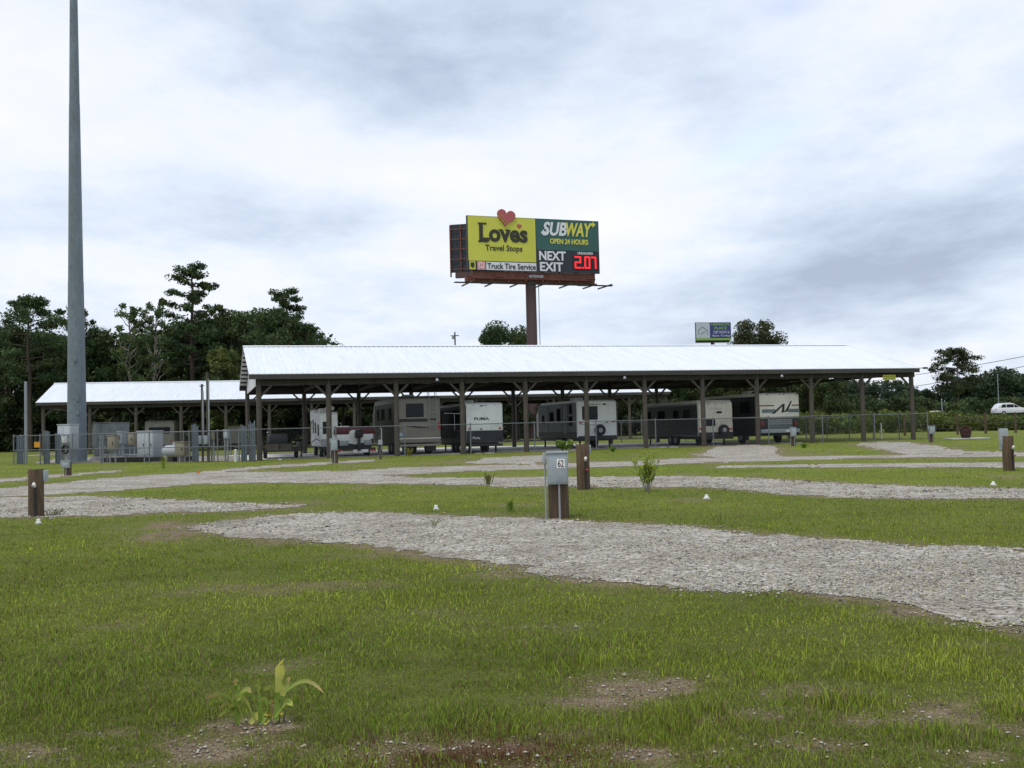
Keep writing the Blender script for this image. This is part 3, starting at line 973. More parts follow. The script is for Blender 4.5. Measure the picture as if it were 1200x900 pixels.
def woods(name, label, cat, line, n, per, size, col, seed):
    """far-off wood as one mass: line = [(px, py_top, Y)]"""
    rg = np.random.default_rng(seed)
    px = np.array([l[0] for l in line], float)
    xs = rg.uniform(px[0], px[-1], n)
    pt = np.interp(xs, px, [l[1] for l in line])
    Ys = np.interp(xs, px, [l[2] for l in line]) + rg.uniform(-7, 7, n)
    cen, rad = [], []
    lump = 10 * (vnoise(xs / 17.0, xs * 0 + seed) - 0.5)
    for x_, t_, y_, l_ in zip(xs, pt, Ys, lump):
        top = at(x_, t_ + l_ * 0.8, y_)
        f_ = rg.random() ** 0.75
        s_ = max(0.7, top.z * rg.uniform(0.09, 0.17))
        cen.append((top.x, top.y, max(0.3, (top.z - s_ * .8) * f_)))
        rad.append((s_ * 1.3, s_ * 1.3, s_))
    vv, ff, cc = leaf_cloud(cen, rad, np.full(n, per), size, col, rg, shell=0.5)
    return tag(np_mesh(name, vv, ff, M_leaf, cc), label, cat, kind='stuff')


woods('woods', 'dark woodland mass behind the far shelter', 'woods',
      [(-320, 380, 145), (0, 390, 142), (100, 390, 140), (190, 376, 142), (250, 366, 142), (330, 366, 142), (372, 388, 142), (400, 415, 142), (600, 420, 142), (800, 430, 150)], 1500, 190, 0.46, DK, 51)
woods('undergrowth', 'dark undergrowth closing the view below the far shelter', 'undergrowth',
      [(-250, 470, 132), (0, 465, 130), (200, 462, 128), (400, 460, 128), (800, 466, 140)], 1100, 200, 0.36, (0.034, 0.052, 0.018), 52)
woods('woods', 'bluish dark green wood along the horizon at right', 'woods',
      [(760, 452, 200), (900, 450, 205), (980, 449, 210), (1010, 446, 215), (1035, 440, 218), (1060, 449, 220), (1085, 451, 220), (1110, 446, 220),
       (1140, 437, 215), (1166, 431, 215), (1190, 436, 215), (1260, 432, 210), (1500, 430, 200)], 1300, 170, 0.5, (0.044, 0.072, 0.036), 53)
woods('undergrowth', 'bright green brush behind the chain link fence at right', 'undergrowth',
      [(760, 486, 112), (900, 484, 112), (1000, 481, 112), (1100, 480, 112), (1160, 484, 110), (1230, 481, 110), (1500, 478, 108)], 800, 200, 0.22, (0.085, 0.115, 0.024), 54)
woods('undergrowth', 'mid green bank of bushes below the far wood at right', 'undergrowth',
      [(760, 470, 150), (900, 468, 150), (1000, 462, 150), (1080, 466, 152), (1140, 468, 170), (1300, 466, 170), (1500, 464, 170)], 700, 170, 0.34, (0.050, 0.078, 0.028), 55)


# ------------------------------------------------------------------ highway embankment at right
hw = MB()
a, b = at(1020, 485, 152), at(1700, 485, 150)
prof = [(-9, -0.02), (-5, 1.35), (7, 1.35), (12, -0.02)]
hw.add([(a.x, a.y + p, z) for p, z in prof] + [(b.x, b.y + p, z) for p, z in prof],
       [(0, 1, 5, 4), (1, 2, 6, 5), (2, 3, 7, 6), (0, 3, 2, 1), (4, 5, 6, 7)])
tag(hw.build('embankment', mg), kind='structure')
rd = MB(); rd.box(a.x, b.x, a.y - 4.2, a.y + 5.5, 1.356, 1.36)
tag(rd.build('road', mat('asphalt', (0.07, 0.07, 0.072), 0.9, var=0.2)), kind='structure')


# ------------------------------------------------------------------ open shelters
def shelter(label, frame_loc, ang, bay, nbays, depth, eave, ridge, fasc, label_wall=None, rear_right=True):
    t = thing('open_shelter', label, 'shelter', frame_loc(0, 0), ang, None)
    L = bay * nbays
    x0, x1, y0, y1 = -0.55, L + 0.35, -0.45, depth + 0.45
    ym = depth / 2
    th = 0.03
    # ribbed metal roof, both slopes
    rb = MB()
    for (ya, za, yb, zb) in ((y0, eave, ym, ridge), (ym, ridge, y1, eave)):
        xs, zs = [], []
        x = x0
        while x < x1 - 0.01:
            xs += [x, x + 0.16, x + 0.19, x + 0.27, x + 0.30]
            zs += [0, 0, 0.020, 0.020, 0]
            x += 0.31
        xs.append(x1); zs.append(0)
        n = len(xs)
        vv = [(a_, ya, za + z_) for a_, z_ in zip(xs, zs)] + [(a_, yb, zb + z_) for a_, z_ in zip(xs, zs)]
        vv += [(a_, ya, za - th) for a_ in xs] + [(a_, yb, zb - th) for a_ in xs]
        ff = [(i, i + 1, i + 1 + n, i + n) for i in range(n - 1)] + [(2 * n + i + n, 2 * n + i + n + 1, 2 * n + i + 1, 2 * n + i) for i in range(n - 1)]
        ff += [(i + 1, i, 2 * n + i, 2 * n + i + 1) for i in range(n - 1)]
        rb.add(vv, ff)
    roof = rb.build('roof', M_roof, t)
    rc = MB()
    rc.prism([(ym - 0.22, ridge - 0.01), (ym, ridge + 0.075), (ym + 0.22, ridge - 0.01), (ym, ridge + 0.045)], 'x', x0 - 0.02, x1 + 0.02)
    rc.build('ridge_cap', M_roof, roof)
    # fascia boards, beams, purlins, rafters
    fb = MB()
    fb.box(x0, x1, y0 - 0.0, y0 + 0.05, eave - fasc, eave - th - 0.004)
    fb.build('fascia', M_beam, t)
    fb = MB(); fb.box(x0, x1, y1 - 0.05, y1, eave - fasc, eave - th - 0.004)
    fb.build('fascia', M_beam, t)
    for y_ in (-0.14, depth - 0.14):
        b_ = MB(); b_.box(-0.15, L + 0.15, y_, y_ + 0.28, eave - 0.62, eave - 0.26)
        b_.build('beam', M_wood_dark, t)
    pb = MB()
    sl_ = (ridge - eave) / (ym - y0)
    for k in range(10):
        yy = y0 + 0.3 + (ym - y0 - 0.5) * k / 9
        zz = eave + (yy - y0) * sl_ - th
        for y_ in (yy, depth - yy): pb.box(x0 + 0.04, x1 - 0.04, y_ - 0.025, y_ + 0.025, zz - 0.11, zz - 0.012)
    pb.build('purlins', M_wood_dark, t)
    for k in range(nbays + 1):
        x_ = k * bay
        tb = MB()
        for sgn in (0, 1):
            ya, yb = (0, ym) if sgn == 0 else (depth, ym)
            tb.beam((x_, ya, eave - 0.24 + (0 - y0) * sl_), (x_, yb, ridge - 0.26), 0.08, 0.22)
        tb.beam((x_, 0.16, eave - 0.36), (x_, depth - 0.16, eave - 0.36), 0.07, 0.2)
        for f_ in (0.25, 0.5, 0.75):
            zt = eave + (min(f_, 1 - f_) * depth - y0) * sl_ - 0.3
            tb.beam((x_, f_ * depth, eave - 0.3), (x_, f_ * depth, zt), 0.06, 0.12, (0, 1, 0))
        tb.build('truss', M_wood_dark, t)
    pm = MB(); pm.tube([(0, 0, -0.05), (0.01, 0, 2.2), (0, 0, eave - 0.30)], [0.165, 0.155, 0.15], 10)
    b1 = MB(); b1.beam((0.10, 0.0, eave - 1.28), (0.78, 0.0, eave - 0.60), 0.11, 0.13, (0, 1, 0))
    b2 = MB(); b2.beam((-0.10, 0.0, eave - 1.28), (-0.78, 0.0, eave - 0.60), 0.11, 0.13, (0, 1, 0))
    first = None
    for k in range(nbays + 1):
        for y_ in (0, depth):
            if first is None:
                p = pm.build('post', M_wood, t, smooth=True)
                br = [b1.build('brace', M_wood, p), b2.build('brace', M_wood, p)]
                first = (p, br)
                p.location = (0, 0, 0)
                br[1].hide_render = False
            else:
                p = first[0].copy(); COL.objects.link(p); p.location = (k * bay + random.uniform(-.05, .05), y_, 0)
                p.parent = t
                for i, q in enumerate(first[1]):
                    if (k == 0 and i == 1) or (k == nbays and i == 0): continue
                    c = q.copy(); COL.objects.link(c); c.parent = p
    # braces that would stick out of the gable end
    bpy.data.objects.remove(first[1][1])
    # gable cladding at the left and right ends
    for xg in (-0.02, L + 0.02):
        gb_ = MB()
        gb_.prism([(0.1, eave - 0.55), (depth - 0.1, eave - 0.55), (depth - 0.1, eave - 0.16), (ym, ridge - 0.14), (0.1, eave - 0.16)], 'x', xg - 0.03, xg + 0.03)
        if xg < 1: gb_.build('gable_wall', M_whitewall, t)
    return t, L


main_sh, ML = shelter('near long open shelter with white metal roof on timber posts, vehicles parked inside', loc, ANG, BAY, 11, 16.0, 4.93, 7.15, 0.31)
back_sh, BL = shelter('far low open shelter with white metal roof behind the fenced equipment yard', qloc, QANG, QBAY, 15, 16.0, 4.78, 6.85, 0.30)

# security lamps under the front eave
for k, (s, lb) in enumerate([(10.3, 'small white lamp under the eave above the tan motorhome'), (22.3, 'small white lamp under the eave above the white trailer with spare wheel'),
                             (33.4, 'small white lamp under the eave above the cream motorhome')]):
    t = thing('security_lamp', lb, 'lamp', loc(s, -0.52, 4.55), ANG, 'lamps under the shelter eave')
    MB().box(-0.06, 0.06, 0.0, 0.06, -0.03, 0.12).build('bracket', M_blackmetal, t)
    MB().lathe([(0.04, 0.0), (0.085, -0.05), (0.10, -0.14), (0.07, -0.17)], 12, (0, -0.1, 0)).build('lamp_shade', M_galv, t, smooth=True)
t = thing('security_lamp', 'lamp on a short arm beyond the right end of the roof', 'lamp', loc(ML + 0.35, -0.3, 4.86), ANG)
MB().beam((0, 0, 0.04), (0.45, 0, 0.06), 0.04, 0.04).build('arm', M_blackmetal, t)
MB().box(0.42, 0.72, -0.1, 0.1, 0.0, 0.12).build('lamp_head', M_blackmetal, t, bevel=0.02)
t = thing('hanging_sign', 'yellow sign board hung under the eave in the last bay', 'sign', loc(BAY * 10.38, -0.25, 4.12), ANG)
MB().box(0, 1.0, -0.015, 0.015, 0, 0.36).build('board', M_signyellow, t)
mb = MB()
for x in (0.1, 0.9): mb.tube([(x, 0, 0.35), (x, 0, 0.52)], 0.008, 5)
mb.build('chain', M_blackmetal, t)
for i in range(2): MB().box(0.08, 0.92, -0.02, -0.016, 0.08 + 0.14 * i, 0.12 + 0.14 * i).build('bar_mark', mat('sign_bar_green', (0.2, 0.24, 0.03), 0.7), t)
t = thing('hanging_sign', 'dark sign board hung under the eave two bays from the right end', 'sign', loc(BAY * 9.50, 0.25, 4.08), ANG)
MB().box(0, 0.85, -0.015, 0.015, 0, 0.40).build('board', M_blackmetal, t)
mb = MB()
for x in (0.1, 0.75): mb.tube([(x, 0, 0.39), (x, 0, 0.6)], 0.008, 5)
mb.build('chain', M_galv, t)


# ------------------------------------------------------------------ chain link fences
def fence(label, pts, h, posts, mid=False, wire=True, top=True, hextra=0.04):
    """pts: world corner points; posts: distances along the line"""
    o = Vector((pts[0][0], pts[0][1], 0))
    t = thing('chain_link_fence', label, 'fence', o)
    loc_ = [Vector((p[0] - o.x, p[1] - o.y, 0)) for p in pts]
    seg = [(loc_[i], loc_[i + 1], (loc_[i + 1] - loc_[i]).length) for i in range(len(loc_) - 1)]

    def along(d):
        for a_, b_, L in seg:
            if d <= L + 1e-6: return a_ + (b_ - a_) * (d / L)
            d -= L
        return seg[-1][1]
    pm = MB(); pm.tube([(0, 0, -0.05), (0, 0, h + hextra)], 0.038, 8)
    pm.lathe([(0.045, h + hextra), (0.04, h + hextra + 0.03), (0.01, h + hextra + 0.055)], 8)
    p0_ = None
    for d in posts:
        if p0_ is None: p = p0_ = pm.build('fence_post', M_fence, t, smooth=True)
        else:
            p = p0_.copy(); COL.objects.link(p); p.parent = t
        p.location = along(d)
    rl = MB()
    for a_, b_, L in seg:
        zz = ([h] if top else []) + ([h * 0.5] if mid else [])
        for z_ in zz: rl.tube([a_ + Vector((0, 0, z_)), b_ + Vector((0, 0, z_))], 0.026, 6)
    rl.build('rail', M_fence, t, smooth=True)
    wm = MB()
    for a_, b_, L in seg:
        d = (b_ - a_) / L
        sp_ = 0.085
        n = int(L / sp_) + int(h / sp_)
        nrm = Vector((-d.y, d.x, 0))
        for sgn in (1, -1):
            for i in range(n):
                s0 = (i * sp_) - (h if sgn == 1 else 0)
                s1 = s0 + h if sgn == 1 else s0 - h
                za, zb = 0.03, h
                if sgn == -1: s0, s1 = i * sp_, i * sp_ - h
                pa, pb_ = [s0, za], [s1, zb]
                # clip to [0, L]
                def cl(p, q):
                    if p[0] < 0: f_ = (0 - p[0]) / (q[0] - p[0]); return [0, p[1] + (q[1] - p[1]) * f_]
                    if p[0] > L: f_ = (L - p[0]) / (q[0] - p[0]); return [L, p[1] + (q[1] - p[1]) * f_]
                    return p
                if max(pa[0], pb_[0]) <= 0 or min(pa[0], pb_[0]) >= L: continue
                A2, B2 = cl(pa, pb_), cl(pb_, pa)
                p_, q_ = a_ + d * A2[0] + Vector((0, 0, A2[1])), a_ + d * B2[0] + Vector((0, 0, B2[1]))
                w_ = (q_ - p_).cross(nrm).normalized() * 0.0013
                off = nrm * (0.012 * sgn)
                wm.add([p_ - w_ + off, q_ - w_ + off, q_ + w_ + off, p_ + w_ + off], [(0, 1, 2, 3)])
    me = bpy.data.meshes.new('wire_mesh')
    me.from_pydata(wm.v, [], wm.f)
    me.materials.append(M_wire)
    link('wire_mesh', me, t)
    return t


fa, fb_ = loc(-0.4, -0.9), loc(ML + 0.45, -0.9)
fence('long chain link fence along the front of the near shelter', [fa, fb_], 1.78, [0.0] + [BAY * k + 0.65 for k in range(1, 11)] + [(fb_ - fa).length])
rb_ = loc(ML + 0.45, 20)
fence('chain link fence running back from the right corner of the near shelter', [fb_ + V * 0.08, rb_], 1.78, [3, 6, 9, 12, 15, 18], wire=True)
ra, rb2 = loc(30.0, 19.5), loc(ML + 8.5, 19.5)
fence('far chain link fence across the rear of the near shelter', [ra, rb2], 1.7, [0.2, 3, 6, 9, 12, 15, 18])
ca, cb = ground(16, 544.5), ground(299, 541.0)
CL = (cb - ca).length
cdirn = (cb - ca).normalized()


def cpt(px):                       # point on the yard fence line seen at this column
    d = ray(px, 525)
    # intersect in plan
    den = d.x * cdirn.y - d.y * cdirn.x
    s = (ca.x * cdirn.y - ca.y * cdirn.x) / den
    return Vector((d.x * s, d.y * s, 0))


fence('chain link fence with middle rail round the equipment yard by the monopole', [cpt(16), cpt(301)], 1.74,
      [(cpt(p) - cpt(16)).length for p in (16, 28.5, 47, 85, 119.5, 175, 222, 255, 280)], mid=True)
cback = [cpt(16) + Vector((-1.5, 17, 0)), cpt(301) + Vector((-6.0, 17, 0))]
fence('rear chain link fence of the equipment yard in front of the far shelter', cback, 1.8, [1, 5, 9, 13, 17])


# clustered steel slats standing in the yard fence
def slats(px, wpx, h, n, label, dt=0.0, base=None):
    c = cpt(px) + Vector((0, 0.35 + dt, 0))
    t = thing('slatted_panel', label, 'gate panel', c, math.atan2(cdirn.y, cdirn.x), 'blue grey slatted panels in the yard fence')
    w_ = wpx * c.y / F
    for i in range(n):
        mb = MB()
        x = -w_ / 2 + w_ * (i + 0.5) / n
        hh = h * (1 + random.uniform(-0.05, 0.07))
        mb.box(x - w_ / n * 0.42, x + w_ / n * 0.42, -0.03 + 0.02 * (i % 2), 0.03 + 0.02 * (i % 2), 0.02, hh)
        mb.build('slat', M_slat, t, bevel=0.008, seg=1)
    mb = MB()
    for z in (0.35, h * 0.85): mb.box(-w_ / 2, w_ / 2, 0.06, 0.10, z, z + 0.06)
    mb.build('crossbar', M_galv, t)


slats(20, 9, 1.75, 6, 'low slatted panel at the far left corner of the yard fence')
slats(51.5, 9, 1.95, 6, 'left half of the slatted pair beside the amber sign')
slats(61, 9, 1.75, 5, 'right half of the slatted pair beside the amber sign', 0.5)
slats(226.5, 9, 2.05, 6, 'narrow slatted panel right of the propane tank')
slats(284, 8, 2.0, 5, 'slatted panel at the left of the rolled gate by the shelter corner')
slats(292.5, 9, 2.15, 6, 'slatted panel at the right of the rolled gate by the shelter corner', 0.2)

# ------------------------------------------------------------------ monopole tower
mp_ = ground(90.5, 541.5)
t = thing('monopole_tower', 'tall tapering grey steel monopole rising out of the photo at left', 'tower', (mp_.x, mp_.y, 0))
rb0 = 22.5 / 2 * mp_.y / F
mb = MB()
H_, n_ = 38.0, 12
secs = [0, 11.5, 11.5, 23, 23, 34, 34, H_]
rr_ = []
for i, z in enumerate(secs):
    r_ = rb0 * (1 - z / 28.0 * 0.58)
    rr_.append((max(r_, 0.14) + (0.012 if i % 2 == 1 else 0), z))
mb.lathe([(rb0 + .0, -0.1)] + rr_, n_)
mb.build('shaft', M_mono, t, smooth=True)
mb = MB(); mb.lathe([(rb0 + 0.28, 0.0), (rb0 + 0.28, 0.07), (rb0 + 0.01, 0.07)], 24)
mb.build('base_plate', M_galv, t)
mb = MB()
for k in range(16):
    a_ = 2 * PI * k / 16
    mb.tube([((rb0 + .17) * math.cos(a_), (rb0 + .17) * math.sin(a_), 0.05), ((rb0 + .17) * math.cos(a_), (rb0 + .17) * math.sin(a_), 0.2)], 0.025, 6)
mb.build('anchor_bolts', M_galv, t)
mb = MB()
for k in range(70):
    z = 3.2 + k * 0.42
    r_ = rb0 * (1 - z / 28.0 * 0.58)
    a_ = R(-88 + (10 if k % 2 else -10))
    if r_ < 0.2: break
    mb.tube([(r_ * 0.96 * math.cos(a_), r_ * 0.96 * math.sin(a_), z), ((r_ + 0.10) * math.cos(a_), (r_ + 0.10) * math.sin(a_), z)], 0.014, 5)
mb.build('climbing_pegs', M_mono, t)
mb = MB()
for (z, a_) in ((3.1, -60), (4.0, -60), (1.9, -105), (6.5, -75)):
    r_ = rb0 * (1 - z / 28.0 * 0.58)
    c = Vector((math.cos(R(a_)) * r_, math.sin(R(a_)) * r_, z))
    mb.lathe([(0.11, -0.14), (0.12, 0), (0.11, 0.14)], 8, (c.x, c.y, c.z))
mb.build('hand_hole', M_mono, t)

# ------------------------------------------------------------------ equipment yard
YA = math.atan2(cdirn.y, cdirn.x)


def yard(name, label, cat, px, dy, group=None):
    c = cpt(px)
    d = Vector((c.x, c.y, 0)).normalized()
    c = c + d * dy
    return thing(name, label, cat, c, YA, group), c.length / F


def cabinet(label, px, dy, wpx, z0, z1, depth, material, legs=False, door=True, name='equipment_cabinet', cat='cabinet'):
    t, k = yard(name, label, cat, px, dy)
    w_ = wpx * k
    MB().box(-w_ / 2, w_ / 2, 0, depth, z0, z1).build('body', material, t, bevel=0.02)
    MB().box(-w_ / 2 - .03, w_ / 2 + .03, -0.04, depth + .03, z1 - 0.005, z1 + 0.05).build('top', material, t, bevel=0.01)
    if door:
        n = 2 if w_ > 0.9 else 1
        for i in range(n):
            x0_, x1_ = -w_ / 2 + .04 + i * (w_ - .08) / n, -w_ / 2 + .04 + (i + 1) * (w_ - .08) / n - 0.02
            dd = MB().box(x0_, x1_, -0.022, 0.004, z0 + 0.06, z1 - 0.06).build('door', material, t, bevel=0.006)
            MB().box(x1_ - 0.1, x1_ - 0.06, -0.05, -0.02, (z0 + z1) / 2 - .09, (z0 + z1) / 2 + .09).build('handle', M_blackmetal, dd)
    if legs:
        for sx in (-1, 1):
            MB().box(sx * w_ * .36 - .035, sx * w_ * .36 + .035, depth * .3, depth * .3 + .07, 0, z0 + 0.02).build('leg', M_galv, t)
    else:
        MB().box(-w_ / 2 - .12, w_ / 2 + .12, -.1, depth + .1, 0, z0 + 0.01).build('plinth', M_conc, t)
    return t


cabinet('tall pale equipment cabinet with double doors, right of the monopole', 170, 3.0, 22, 0.22, 1.82, 0.9, M_lightbox)
cabinet('pale grey cabinet with coiled gear left of the monopole foot', 75, 2.0, 18, 0.9, 2.35, 0.7, M_lightbox, legs=True)
cabinet('small white box hung low left of the monopole foot', 70, 1.2, 10, 1.25, 1.7, 0.3, M_whiteclean, legs=True, name='junction_box', cat='electrical box')
cabinet('tan upright box on legs between the monopole and the pale cabinet', 130, 1.2, 10.5, 0.72, 1.62, 0.4, M_tanbox, legs=True)
cabinet('blue grey box behind the tan upright box', 140, 5.0, 7, 1.1, 1.85, 0.4, M_greybox, legs=True, name='junction_box', cat='electrical box')
cabinet('beige box left of the pale double door cabinet', 153, 4.2, 8.5, 1.0, 1.75, 0.4, M_tanbox, legs=True, name='junction_box', cat='electrical box')
cabinet('tan slatted box in front of the propane tank', 210, 1.0, 13, 0.35, 1.13, 0.6, M_tanbox, legs=True)
cabinet('wide grey equipment shelter behind the monopole yard', 118, 7.0, 20, 0.3, 2.45, 2.0, mat('grey_green_shelter', (0.16, 0.175, 0.175), 0.6))
cabinet('blue grey generator housing beside the grey shelter', 138, 6.0, 22, 0.3, 1.75, 1.2, M_slat)
cabinet('small grey meter box on the twin poles', 248, 1.1, 4.2, 1.25, 1.72, 0.2, M_tanbox, legs=True, door=False, name='junction_box', cat='electrical box')
cabinet('small white meter box right of the twin poles', 264, 1.4, 5.0, 1.3, 1.75, 0.25, M_lightbox, legs=True, door=False, name='junction_box', cat='electrical box')
# propane tank
t, k = yard('propane_tank', 'white horizontal propane tank lying in the fenced yard', 'tank', 205, 2.2)
L2, r_ = 33 * k / 2, 0.36
pts = [(-L2, 0, .62), (-L2 + .05, 0, .62), (-L2 + .16, 0, .62), (-L2 + .32, 0, .62), (L2 - .32, 0, .62), (L2 - .16, 0, .62), (L2 - .05, 0, .62), (L2, 0, .62)]
MB().tube(pts, [0.05, .19, .3, r_, r_, .3, .19, .05], 16).build('tank_body', M_lightbox, t, smooth=True)
for sx in (-1, 1): MB().box(sx * L2 * .55 - .08, sx * L2 * .55 + .08, -.26, .26, 0, .42).build('leg', M_conc, t)
MB().lathe([(0.13, 0.95), (0.13, 1.08), (0.1, 1.12)], 12).build('valve_cover', M_lightbox, t, smooth=True)
# ice bridge pipes and low conduit runs
t, k = yard('pipe_rack', 'pair of white vertical pipes on a grey frame right of the monopole', 'pipe rack', 119, 1.5)
for x in (-.11, .11): MB().tube([(x, 0, 0), (x, 0, 1.66)], 0.035, 8).build('pipe', M_pipe, t, smooth=True)
MB().box(-.25, .25, 0.04, .1, .9, 1.0).build('crossbar', M_galv, t)
t, k = yard('cable_tray', 'low grey cable tray along the yard floor', 'cable tray', 150, 2.0)
MB().box(-1.9, 1.4, 0, .3, .42, .5).build('tray', M_galv, t)
for x in (-1.7, -.3, 1.1): MB().box(x - .03, x + .03, .12, .18, 0, .43).build('leg', M_galv, t)
MB().box(-2.6, 3.4, 0.5, 1.6, 0.0, .28).build('base_slab', M_blackmetal, t)
t, k = yard('cable_coil', 'black coil of cable hung at the left cabinet', 'cable', 76, 0.9)
ring = [(0.24 * math.cos(a_), 0, 0.86 + 0.24 * math.sin(a_)) for a_ in np.linspace(0, 2 * PI, 20)]
mb = MB()
for q in range(3): mb.tube([(x * (1 - .12 * q), 0.05 * q, z) for x, _, z in ring], 0.045, 6)
mb.build('coil', M_black, t, smooth=True)
MB().tube([(0, .08, 0), (0, .08, 1.1)], .04, 6).build('stake', M_galv, t)
t, k = yard('warning_sign', 'amber rectangular sign wired to the yard fence', 'sign', 43.5, -0.06)
MB().box(-4 * k, 4 * k, -.01, .01, 1.02, 1.36).build('plate', M_amber, t)
mb = MB()
for sx in (-1, 1): mb.tube([(sx * 3 * k, 0, 1.35), (sx * 3 * k, .05, 1.76)], .006, 5)
mb.build('hanging_wire', M_galv, t)
# poles in and beside the yard
for (px, dy, top, r_, lb, nm) in [(30.5, 3, 447, 0.10, 'slim grey pole left of the yard, half the height of the trees', 'steel_pole'),
                                  (237.5, 1.5, 450, 0.07, 'left and shorter one of the twin service poles beside the yard', 'service_pole'),
                                  (244, 1.0, 436, 0.085, 'right and taller one of the twin service poles beside the yard', 'service_pole')]:
    t, k = yard(nm, lb, 'pole', px, dy)
    hz = at(px, top, t.location.y).z
    MB().tube([(0, 0, -.05), (0, 0, hz)], [r_, r_ * .85], 10).build('pole', M_wood if nm == 'service_pole' else M_galv, t, smooth=True)
    if nm == 'service_pole':
        MB().tube([(r_ + .04, -.06, .9), (r_ + .04, -.06, hz - .4)], .045, 6).build('conduit', M_pipe, t, smooth=True)
        MB().box(-.11, .13, -.28, -.08, 1.0, 1.5).build('meter_box', M_greybox, t, bevel=.01)
        MB().tube([(-.15, 0, hz - .12), (.15, 0, hz - .1)], .03, 6).build('weatherhead', M_blackmetal, t)
t, k = yard('white_marker', 'short white pipe marker standing by the rolled gate', 'marker post', 276, 0.4)
MB().tube([(0, 0, 0), (0, 0, .62)], .075, 10).build('pipe', M_whiteclean, t, smooth=True)
MB().lathe([(.085, .6), (.085, .66), (.02, .7)], 10).build('cap', M_whiteclean, t)

# ------------------------------------------------------------------ parked vehicles
WHEEL_R = 0.36


def wheel(parent, x, y, r_=WHEEL_R, w_=0.22, name='wheel'):
    o = MB().tube([(x - w_ / 2, y, r_), (x - w_ / 2 + .03, y, r_), (x + w_ / 2 - .03, y, r_), (x + w_ / 2, y, r_)], [r_ * .9, r_, r_, r_ * .9], 18).build(name, M_black, parent, smooth=True)
    sx = -1 if x < 0 else 1
    MB().tube([(x + sx * w_ / 2 - sx * .02, y, r_), (x + sx * w_ / 2 + sx * .012, y, r_)], r_ * .55, 14).build('rim', M_galv, o, smooth=True)
    return o


class RV:
    def __init__(s, name, label, cat, px_left, px_right, t, h, length, body, floor=0.62, roofr=0.10, slope=0.0, bevel=.07):
        # rear face fitted between two photo columns, t metres inside the shelter front
        def sol(px):
            d = ray(px, 500)
            base = loc(0, t)
            den = d.x * U.y - d.y * U.x
            q = (base.x * U.y - base.y * U.x) / den
            return Vector((d.x * q, d.y * q, 0))
        a_, b_ = sol(px_left), sol(px_right)
        s.w = (b_ - a_).length
        s.L = length
        s.h = h
        s.o = thing(name, label, cat, (a_ + b_) / 2, ANG)
        hw_ = s.w / 2
        prof = [(0, floor), (0, h - roofr), (0.25, h), (length - 1.2, h), (length, h - 0.9), (length + slope, floor + .2), (length - .2, floor)]
        s.body = MB().prism(prof, 'x', -hw_, hw_).build('body', body, s.o, bevel=bevel, seg=3)
        s.floor = floor
        MB().box(-hw_ + .25, hw_ - .25, .25, length - .3, floor - .22, floor - .03).build('chassis', M_blackmetal, s.o)
    def rear(s, name, x0, x1, z0, z1, m_, proud=.02, bevel=0.0, parent=None):
        hw_ = s.w
        return MB().box(-hw_ / 2 + x0 * hw_, -hw_ / 2 + x1 * hw_, -proud, .03, z0, z1).build(name, m_, parent or s.o, bevel=bevel)
    def side(s, name, y0, y1, z0, z1, m_, proud=.02, sx=-1, bevel=0.0, parent=None):
        X = sx * s.w / 2
        return MB().box(min(X + sx * proud, X - sx * .03), max(X + sx * proud, X - sx * .03), y0, y1, z0, z1).build(name, m_, parent or s.o, bevel=bevel)
    def window(s, y0, y1, z0, z1, sx=-1):
        f_ = s.side('window', y0 - .05, y1 + .05, z0 - .05, z1 + .05, M_blackmetal, .02, sx, .015)
        s.side('pane', y0, y1, z0, z1, M_glass, .028, sx, 0, f_)
    def rear_window(s, x0, x1, z0, z1):
        f_ = s.rear('window', x0 - .02, x1 + .02, z0 - .05, z1 + .05, M_blackmetal, .025, .02)
        s.rear('pane', x0, x1, z0, z1, M_glass, .034, 0, f_)
    def wheels(s, ys, r_=WHEEL_R):
        for y in ys:
            for sx in (-1, 1): wheel(s.o, sx * (s.w / 2 - .2), y, r_)
    def lights(s, z0, z1, x=.04, w_=.05):
        for a_ in (x, 1 - x - w_): s.rear('tail_light', a_, a_ + w_, z0, z1, M_red, .04, .01)
    def markers(s):
        for a_ in (.2, .45, .5, .55, .8):
            s.rear('marker_light', a_ - .012, a_ + .012, s.h - .2, s.h - .16, M_red if a_ in (.2, .8) else M_blackmetal, .035)
    def bumper(s, m_=None, z=.42):
        MB().box(-s.w / 2 + .1, s.w / 2 - .1, -.22, -.08, z, z + .14).build('bumper', m_ or M_blackmetal, s.o, bevel=.02)
        mb = MB()
        for x in (-.5, .5): mb.box(x - .04, x + .04, -.1, .5, z + .02, z + .12)
        mb.build('bumper_bracket', M_blackmetal, s.o)
    def ac(s, y):
        MB().box(-.35, .35, y, y + .8, s.h - .01, s.h + .26).build('roof_unit', M_whiteclean, s.o, bevel=.06)
    def spare(s, x, z, r_=.36):
        X = -s.w / 2 + x * s.w
        o = MB().tube([(X, -.27, z), (X, -.24, z), (X, -.08, z), (X, -.05, z)], [r_ * .88, r_, r_, r_ * .88], 20).build('spare_wheel', M_black, s.o, smooth=True)
        MB().tube([(X, -.285, z), (X, -.25, z)], r_ * .42, 14).build('hub', M_galv, o, smooth=True)
        MB().box(X - .06, X + .06, -.07, .02, z - .1, z + .1).build('spare_bracket', M_blackmetal, s.o)
    def stand(s, ys):
        for y in ys:
            for sx in (-1, 1):
                X = sx * (s.w / 2 - .35)
                MB().box(X - .05, X + .05, y, y + .1, 0, s.floor - .2).build('jack', M_blackmetal, s.o)


